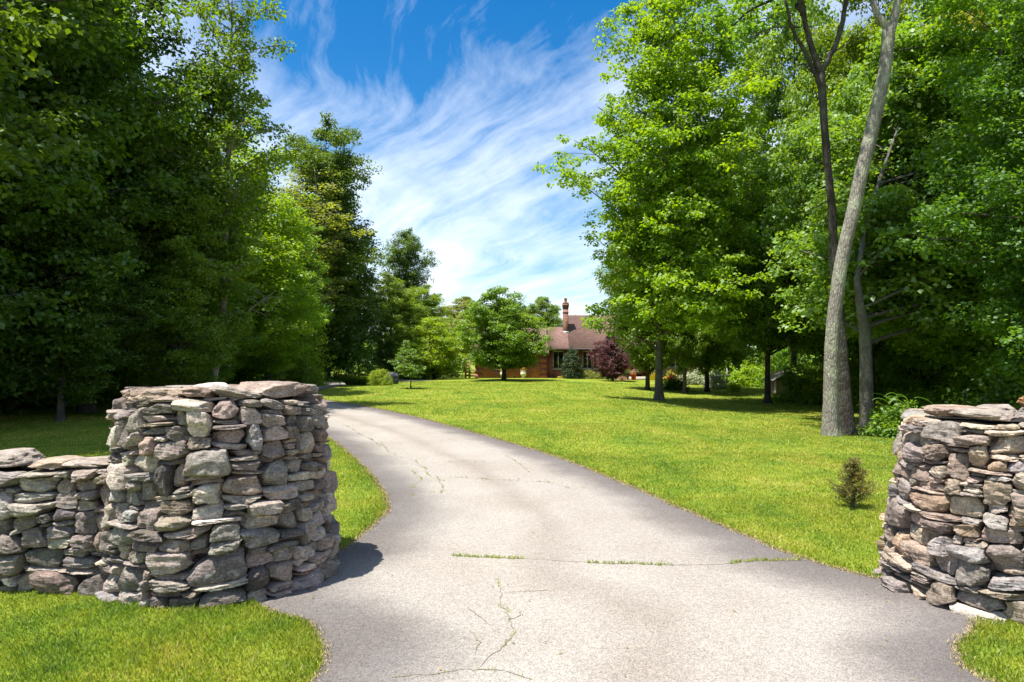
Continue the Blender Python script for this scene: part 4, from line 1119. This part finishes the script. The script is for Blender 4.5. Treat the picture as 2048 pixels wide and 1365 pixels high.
# wing (front face y=-0.8)
def wall_with_openings(x0, x1, y, z1, ops, mat, name, t=.25):
    a = Acc(); xs = x0
    for ox0, ox1, oz0, oz1 in sorted(ops):
        a.box(xs, ox0, y, y + t, -.2, z1)
        a.box(ox0, ox1, y, y + t, -.2, oz0)
        a.box(ox0, ox1, y, y + t, oz1, z1)
        xs = ox1
    a.box(xs, x1, y, y + t, -.2, z1)
    return part(a, name, mat)
wing_ops = [(-1.50, -.96, .80, 1.80), (.68, 1.20, .80, 1.80)]
w = wall_with_openings(-3.02, 2.86, -.80, 2.12, wing_ops, M['brick'], 'wall')
a = Acc(); a.box(2.61, 2.86, -.55, 5, -.2, 2.12); part(a, 'wall', M['brick'])
a = Acc(); a.box(-3.02, -2.77, -.55, 6, -.2, 2.12); a.prism([(-.55, 2.12), (6.2, 2.12), (3.4, 4.1)], 'x', -3.0, -2.8)
part(a, 'wall', M['brick'])
main_ops = [(3.42, 4.34, .80, 2.28), (5.9, 6.7, .80, 2.28), (6.8, 7.6, .80, 2.28), (7.7, 8.5, .80, 2.28), (9.95, 11.3, .15, 2.2)]
wall_with_openings(2.862, 11.55, 0, 2.5, main_ops, M['brick'], 'wall')
M['rubble'] = M['stone']
rngs = np.random.default_rng(77)
# stone clad right end: real fieldstones in front of a core wall
wall_with_openings(11.55, 15.8, 0, 2.5, [(12.9, 14.4, .95, 2.2)], M['core'], 'wall')
def place_h(s, z, o): return np.column_stack([11.55 + s, -.02 - o, z])
cells = [c for c in pack(rngs, 4.25, 2.5, (.2, .35)) if not (1.25 < c[0] < 2.95 and .88 < c[1] < 2.25)]
stonework(rngs, cells, place_h, PAL_R, n=6, depth=(.05, .07)).build('stone_cladding', M['stone'], house, smooth=True)
a = Acc(); a.box(15.55, 15.8, .25, 9, -.2, 2.5); part(a, 'wall', M['brick'])
def window(x0, x1, z0, z1, y, mull, sill=True):
    f = Acc(); t = .05
    f.box(x0, x0 + t, y + .06, y + .15, z0, z1); f.box(x1 - t, x1, y + .06, y + .15, z0, z1)
    f.box(x0 + t, x1 - t, y + .06, y + .15, z1 - t, z1); f.box(x0 + t, x1 - t, y + .06, y + .15, z0, z0 + t)
    for k in range(1, mull): xm = x0 + (x1 - x0) * k / mull; f.box(xm - .022, xm + .022, y + .065, y + .145, z0 + t, z1 - t)
    fr = f.build('window', M['white'] if mull > 1 else M['fascia'], house)
    g = Acc(); g.box(x0 + .02, x1 - .02, y + .10, y + .12, z0 + .02, z1 - .02); g.build('pane', M['glass'], fr)
    if sill:
        s = Acc(); s.box(x0 - .06, x1 + .06, y - .06, y + .10, z0 - .09, z0 - .003); s.build('sill', M['sill'], fr)
for o_ in wing_ops: window(*o_, -.80, 1)
for o_ in main_ops[:4]: window(*o_, 0, 2)
window(12.9, 14.4, .95, 2.2, 0, 2)
d = Acc(); d.box(9.98, 11.27, .12, .18, .17, 2.17)
for xx in (10.05, 10.68): d.box(xx, xx + .54, .10, .12, .35, 1.0); d.box(xx, xx + .54, .10, .12, 1.1, 2.05)
M['door'] = plain('dark_red_door', (.085, .022, .020), .4, .4)
dr = d.build('door', M['door'], house)
h_ = Acc(); h_.lathe([(0, 0), (.03, 0), (.035, .04), (0, .06)], (10.58, .05, 1.05), 8); h_.build('handle', M['flash'], dr)
a = Acc(); a.box(9.3, 12.0, -1.5, -.06, -.2, .14); part(a, 'step', M['paving'])
# quoins, band under the eaves
a = Acc()
for k in range(4):
    for x0 in (-3.06, 2.30):
        a = Acc(); a.box(x0, x0 + .60, -.835, -.803, .02 + k * .44, .02 + k * .44 + .34); part(a, 'quoin', M['brick'])
# roofs
sl = .84
def gable(x0, x1, ye, ze, yr, zr, yb, name, over=.0, th=.14):
    a = Acc(); a.prism([(ye, ze), (yr, zr), (yb, ze), (yb, ze - th), (yr, zr - th * 1.3), (ye, ze - th)], 'x', x0, x1)
    return part(a, name, M['shingle'])
gable(-3.35, 3.02, -1.15, 2.16, 3.4, 4.36, 7.0, 'roof')
ye, ze = -.55, 2.50
yA = ye + (4.36 - ze) / sl; yB = ye + (5.46 - ze) / sl
gable(3.022, 4.72, ye, ze, yA, 4.36, 2 * yA - ye, 'roof')
roofB = gable(4.722, 16.2, ye, ze, yB, 5.46, 2 * yB - ye, 'roof')
a = Acc(); a.box(3.03, 16.2, ye - .03, ye + .02, ze - .20, ze - .0); a.box(3.03, 16.2, ye + .02, -.002, ze - .22, ze - .18); part(a, 'fascia', M['fascia'])
a = Acc(); a.box(-3.35, 3.02, -1.20, -1.15, 2.00, 2.17); a.box(-3.35, 3.02, -1.15, -.802, 1.98, 2.02); part(a, 'gutter', M['sill'])
# gable end of the tall roof above the low one
a = Acc(); a.prism([(yA - .9, 3.6), (yB, 5.3), (2 * yB - yA + .9, 3.6)], 'x', 4.80, 4.95); part(a, 'wall', M['brick'])
# chimney
def zroof(y): return ze + (y - ye) * sl
ch = Acc(); yc = 1.05
ch.box(4.36, 4.80, yc, yc + .6, 2.6, 5.95)
ch.box(4.335, 4.825, yc - .025, yc + .625, 5.95, 6.10); ch.box(4.31, 4.85, yc - .05, yc + .65, 6.10, 6.30); ch.box(4.34, 4.82, yc - .02, yc + .62, 6.30, 6.42)
ch.box(4.34, 4.82, yc - .02, yc + .62, 5.55, 5.62)
chm = part(ch, 'chimney', M['brick_dark'])
p_ = Acc(); p_.lathe([(.0, 6.42), (.15, 6.42), (.12, 6.50), (.11, 6.72), (.15, 6.76), (.15, 6.80), (.09, 6.80), (.09, 6.5)], (4.58, yc + .3, 0), 14); p_.build('chimney_pot', M['clay'], chm, smooth=True)
f_ = Acc(); f_.box(4.33, 4.83, yc - .03, yc - .002, zroof(yc) - .05, zroof(yc) + .12); f_.build('flashing', M['flash'], chm)

# urns in front of the wing
def urn(x, y, label):
    e = empty('flower_urn', GP(x, y)); tag(e, label, 'urn', 'cream urns before the brick wing')
    u = Acc(); u.lathe([(0, 0), (.15, 0), (.16, .04), (.12, .09), (.20, .20), (.26, .34), (.25, .44), (.20, .50), (.23, .55), (.24, .60), (.20, .60), (.17, .52), (0, .50)], n=24)
    u.build('urn', M['urn'], e, smooth=True)
    rng = np.random.default_rng(int(abs(x) * 100)); C = np.column_stack([rng.normal(size=60) * .11, rng.normal(size=60) * .1, .66 + np.abs(rng.normal(size=60)) * .09])
    link('blossoms', leaf_mesh('urn_flowers', C, 6, .05, .06, M['petal_orange'], rng, 1), e)
    link('foliage', leaf_mesh('urn_leaves', C - (0, 0, .06), 8, .06, .06, M['leaf_mid'], rng, 1), e)
urn(-.72, 55.4, 'cream flower urn left of the lone tree trunk'); urn(.93, 55.4, 'cream flower urn right of the lone tree trunk')
def pot(name, x, y, r, h, mat, label, fl=None, flr=.2, seed=1):
    e = empty(name, GP(x, y)); tag(e, label, 'flower pot')
    u = Acc(); u.lathe([(0, 0), (r * .68, 0), (r * .75, h * .1), (r, h * .85), (r * 1.08, h * .86), (r * 1.08, h), (r * .9, h), (r * .85, h * .85), (0, h * .83)], n=22)
    u.build('pot', mat, e, smooth=True)
    if fl:
        rng = np.random.default_rng(seed); C = np.column_stack([rng.normal(size=60) * flr * .6, rng.normal(size=60) * flr * .6, h + np.abs(rng.normal(size=60)) * flr * .6])
        link('blossoms', leaf_mesh('pot_flowers', C, 6, .06, .07, fl, rng, 1), e); link('foliage', leaf_mesh('pot_leaves', C - (0, 0, .04), 6, .06, .07, M['leaf_mid'], rng, 1), e)
pot('flower_pot', 9.15, 54.6, .24, .62, M['dark_pot'], 'dark grey pot left of the front door', M['leaf_mid'], .2, 2)
pot('flower_pot', 9.78, 54.9, .22, .50, M['red_pot'], 'bright red flower pot by the front door step', M['petal_pink'], .26, 3)
pot('flower_pot', 11.30, 54.9, .26, .45, M['yellow_pot'], 'yellow flower pot right of the front door', M['petal_yellow'], .22, 4)
pot('flower_pot', 12.0, 51.5, .28, .46, M['red_pot'], 'red flower pot by the straight dark trunk', M['petal_yellow'], .3, 5)
bush('flower_bed', 'pink and cream flowers at the foot of the purple tree', GP(8.6, 53.6), .5, .4, .34, 900, .06, M['petal_pink'], 91, 'flowers', clump=.08)
bush('flower_bed', 'yellow flowers in front of the stone clad house wall', GP(12.9, 54.9), .9, .45, .4, 1500, .07, M['petal_yellow'], 92, 'flowers', clump=.1)
bush('flower_bed', 'small yellow flowers left of the egg shaped evergreen', GP(4.1, 55.3), .45, .3, .18, 600, .05, M['petal_yellow'], 93, 'flowers', clump=.06)
# little spotlight by the wing wall
e = empty('garden_lamp', GP(.22, 55.2)); tag(e, 'small dark garden lamp on the ground between the two urns', 'lamp')
a = Acc(); a.tube([(0, 0, -.05), (0, 0, .16)], .025, 8); a.build('stake', M['rubber'], e)
a = Acc(); a.lathe([(0, .30), (.05, .29), (.08, .16), (.02, .14), (0, .14)], n=14); a.build('lamp_shade', M['rubber'], e, smooth=True)

# wooden gate left of the wing
e = empty('wooden_gate', GP(-3.45, 56.4)); tag(e, 'brown wooden gate posts and boards at the left corner of the brick wing', 'gate')
a = Acc(); a.box(-.14, .02, -.08, .08, -.1, 1.45); a.build('post', M['wood'], e)
a = Acc(); a.box(-.46, -.30, -.08, .08, -.1, 1.30); a.build('post', M['wood'], e)
for z in (.15, .42, .69, .96): a = Acc(); a.box(-.30, -.14, -.03, .0, z, z + .16); a.build('board', M['wood'], e)
a = Acc(); a.box(.02, .40, -.04, .0, .12, .26); a.box(.02, .40, -.04, .0, .36, .50); a.build('rail', M['wood'], e)

# grey rail fence to the right
fb = np.array(G(1450, 779)) + (0, 2.2, 0); fb[2] = terrain(fb[0], fb[1])
e = empty('rail_fence', fb); tag(e, 'grey rail fence with one tall post right of the white flowering bush', 'fence')
for x, h in ((.0, .80), (.28, .78), (.78, 1.25)):
    a = Acc(); a.box(x, x + .07, -.035, .035, -.1, h); a.build('post', M['grey_wood'], e)
a = Acc(); a.box(-.03, 1.0, -.065, -.037, .70, .77); a.build('rail', M['grey_wood'], e)
a = Acc(); a.box(-.03, 1.0, -.065, -.037, .36, .42); a.build('rail', M['grey_wood'], e)
e = empty('garden_chest', fb + (.1, -.5, 0)); e.location.z = terrain(fb[0], fb[1] - .5); tag(e, 'small pale box in front of the grey rail fence', 'box')
a = Acc(); a.box(0, .24, -.1, .1, 0, .34); a.build('box_body', M['white'], e)
a = Acc(); a.box(-.02, .26, -.12, .12, .342, .38); a.build('lid', M['white'], e)

# small shed behind the bush
sb = np.array(G(1551, 795)); sb[1] += 1.4; sb[0] = (1551 - CX) / FPX * sb[1]; sb[2] = terrain(sb[0], sb[1]) - .05
e = empty('garden_shed', sb); tag(e, 'small pinkish shed with tan roof mostly hidden by bushes', 'shed')
a = Acc(); a.box(.06, 1.5, .06, 1.6, -.3, .95); a.prism([(.06, .95), (1.5, .95), (.78, 1.38)], 'y', .06, 1.6); a.build('wall', M['shed_wall'], e)
a = Acc(); a.box(-.02, .06, -.0, .08, -.3, 1.0); a.build('corner_trim', M['white'], e)
a = Acc(); a.prism([(-.12, .93), (.78, 1.48), (1.68, .93), (1.68, .86), (.78, 1.40), (-.12, .86)], 'y', -.12, 1.75); a.build('roof', M['shed_roof'], e)
a = Acc(); a.box(.55, 1.0, .02, .058, -.2, .85); a.build('door', M['wood'], e)

# unclear dark shape at the far bend, built as a boulder
P, F = stone(np.random.default_rng(3), 13, .40, .4, .42, p=4, facets=12)
q = Acc(); q.add(P + (0, 0, .34), F, c=np.array((.035, .040, .05))); o = q.build('boulder', M['dark_pot'], None, smooth=True)
o.location = GP(-7.55, 43.2); tag(o, 'unclear dark grey shape, built as a boulder, right of the clipped round bush', 'boulder')
# a few fallen leaves and bits on the asphalt
rng = np.random.default_rng(18); n = 260
y = 3.2 + rng.random(n) ** 1.5 * 14; x = rng.uniform(-4, 3.2, n); ok = inside(x, y); x, y = x[ok], y[ok]; n = len(x)
V, F, T = leaves(np.column_stack([x, y, terrain(x, y) + .004]), rng.uniform(.012, .032, n), rng.uniform(.006, .016, n), np.array([0, 0, 1]) + rng.normal(size=(n, 3)) * .25, rng.random(n), rng, 0, .15)
o = link('leaf_litter', mesh_np('leaf_litter', V, F, M['leaf_rusty'], False, {'tint': T})); tag(o, 'few small fallen leaves scattered on the asphalt', 'leaves', kind='stuff')

# ------------------------------------------------------------------ light, sky, camera
SUN = np.array([-.31, -.19, 1.0]); SUN /= np.linalg.norm(SUN)
elev = math.asin(SUN[2]); azim = math.atan2(SUN[0], SUN[1])
sd = bpy.data.lights.new('sun', 'SUN'); sd.energy = 5.0; sd.angle = R(.53); sd.color = (1, .955, .88)
so = bpy.data.objects.new('sun', sd); COL.objects.link(so)
from mathutils import Vector
so.rotation_euler = Vector(SUN).to_track_quat('Z', 'Y').to_euler(); so.location = (-10, -5, 40)

world = bpy.data.worlds.new('World'); scene.world = world; world.use_nodes = True
t = NT.__new__(NT); t.t = world.node_tree; t.t.nodes.clear(); t.out = t.n('ShaderNodeOutputWorld')
sky = t.n('ShaderNodeTexSky', sky_type='NISHITA', sun_disc=False, sun_elevation=elev, sun_rotation=azim)
sky.air_density = 1.0; sky.dust_density = .4; sky.ozone_density = 2.2
dirv = t.n('ShaderNodeTexCoord').outputs['Generated']
sp = t.n('ShaderNodeSeparateXYZ'); t.l(dirv, sp.inputs[0])
den = t.math('ADD', t.math('MAXIMUM', sp.outputs[2], 0.0), .12)
cb = t.n('ShaderNodeCombineXYZ'); t.l(t.math('DIVIDE', sp.outputs[0], den), cb.inputs[0]); t.l(t.math('DIVIDE', sp.outputs[1], den), cb.inputs[1])
pl = cb.outputs[0]
# warp so the wisps curl
wn = t.n('ShaderNodeTexNoise'); wn.inputs['Scale'].default_value = .55; wn.inputs['Detail'].default_value = 3; t.l(pl, wn.inputs['Vector'])
vs = t.n('ShaderNodeVectorMath', operation='SCALE'); vs.inputs['Scale'].default_value = .95
vs0 = t.n('ShaderNodeVectorMath', operation='SUBTRACT'); t.l(wn.outputs[1], vs0.inputs[0]); vs0.inputs[1].default_value = (.5, .5, .5); t.l(vs0.outputs[0], vs.inputs[0])
va = t.n('ShaderNodeVectorMath', operation='ADD'); t.l(pl, va.inputs[0]); t.l(vs.outputs[0], va.inputs[1])
def rot(v, deg):
    r = t.n('ShaderNodeVectorRotate', rotation_type='Z_AXIS'); r.inputs['Angle'].default_value = R(deg); t.l(v, r.inputs['Vector']); return r.outputs[0]
n1 = t.noise(t.mapping(rot(va.outputs[0], -32), (2.0, .50, 1), loc=(3.1, 1.7, 0)), 1.5, 12, .63, .15)
n3 = t.noise(t.mapping(rot(va.outputs[0], 18), (2.6, .6, 1), loc=(7.1, .7, 0)), 1.9, 12, .70, .1)
n2 = t.noise(t.mapping(pl, (1, .7, 1), loc=(5.3, 2.2, 0)), .75, 4, .5)
cl = t.math('ADD', t.math('ADD', t.math('MULTIPLY', n1, .64), t.math('MULTIPLY', n3, .12)), t.math('MULTIPLY', n2, .49))
lowz = t.n('ShaderNodeMapRange'); t.l(sp.outputs[2], lowz.inputs[0]); lowz.inputs[1].default_value = .05; lowz.inputs[2].default_value = .5; lowz.inputs[3].default_value = .03; lowz.inputs[4].default_value = -.06
cl = t.math('ADD', cl, lowz.outputs[0])
cov = t.ramp(cl, [(.485, (0, 0, 0)), (.60, (.42, .42, .42)), (.79, (1, 1, 1))])
hs = t.n('ShaderNodeHueSaturation'); hs.inputs['Saturation'].default_value = 1.46; hs.inputs['Value'].default_value = 1.48; t.l(sky.outputs[0], hs.inputs['Color'])
col = t.mix(t.math('MULTIPLY', cov, .80), hs.outputs[0], (11.6, 12.2, 13.1))
bg = t.n('ShaderNodeBackground'); bg.inputs['Strength'].default_value = .064; t.l(col, bg.inputs[0]); t.l(bg.outputs[0], t.out.inputs[0])

cam = bpy.data.cameras.new('camera'); cam.sensor_width = 36; cam.lens = 24; cam.shift_y = (HZ - 682.5) / 2048
cam.clip_start = .05; cam.clip_end = 2000
co = bpy.data.objects.new('camera', cam); COL.objects.link(co); co.location = (0, 0, EYE); co.rotation_euler = (R(90), 0, 0)
scene.camera = co

scene.render.engine = 'CYCLES'
cy = scene.cycles
cy.use_denoising = True
try: cy.denoiser = 'OPENIMAGEDENOISE'
except Exception: pass
cy.use_adaptive_sampling = True; cy.adaptive_threshold = .015
cy.max_bounces = 6; cy.diffuse_bounces = 3; cy.glossy_bounces = 2; cy.transmission_bounces = 4; cy.transparent_max_bounces = 4
cy.caustics_reflective = False; cy.caustics_refractive = False; cy.sample_clamp_indirect = 6
scene.view_settings.view_transform = 'Standard'; scene.view_settings.look = 'None'
scene.view_settings.exposure = .92; scene.view_settings.gamma = 1.0
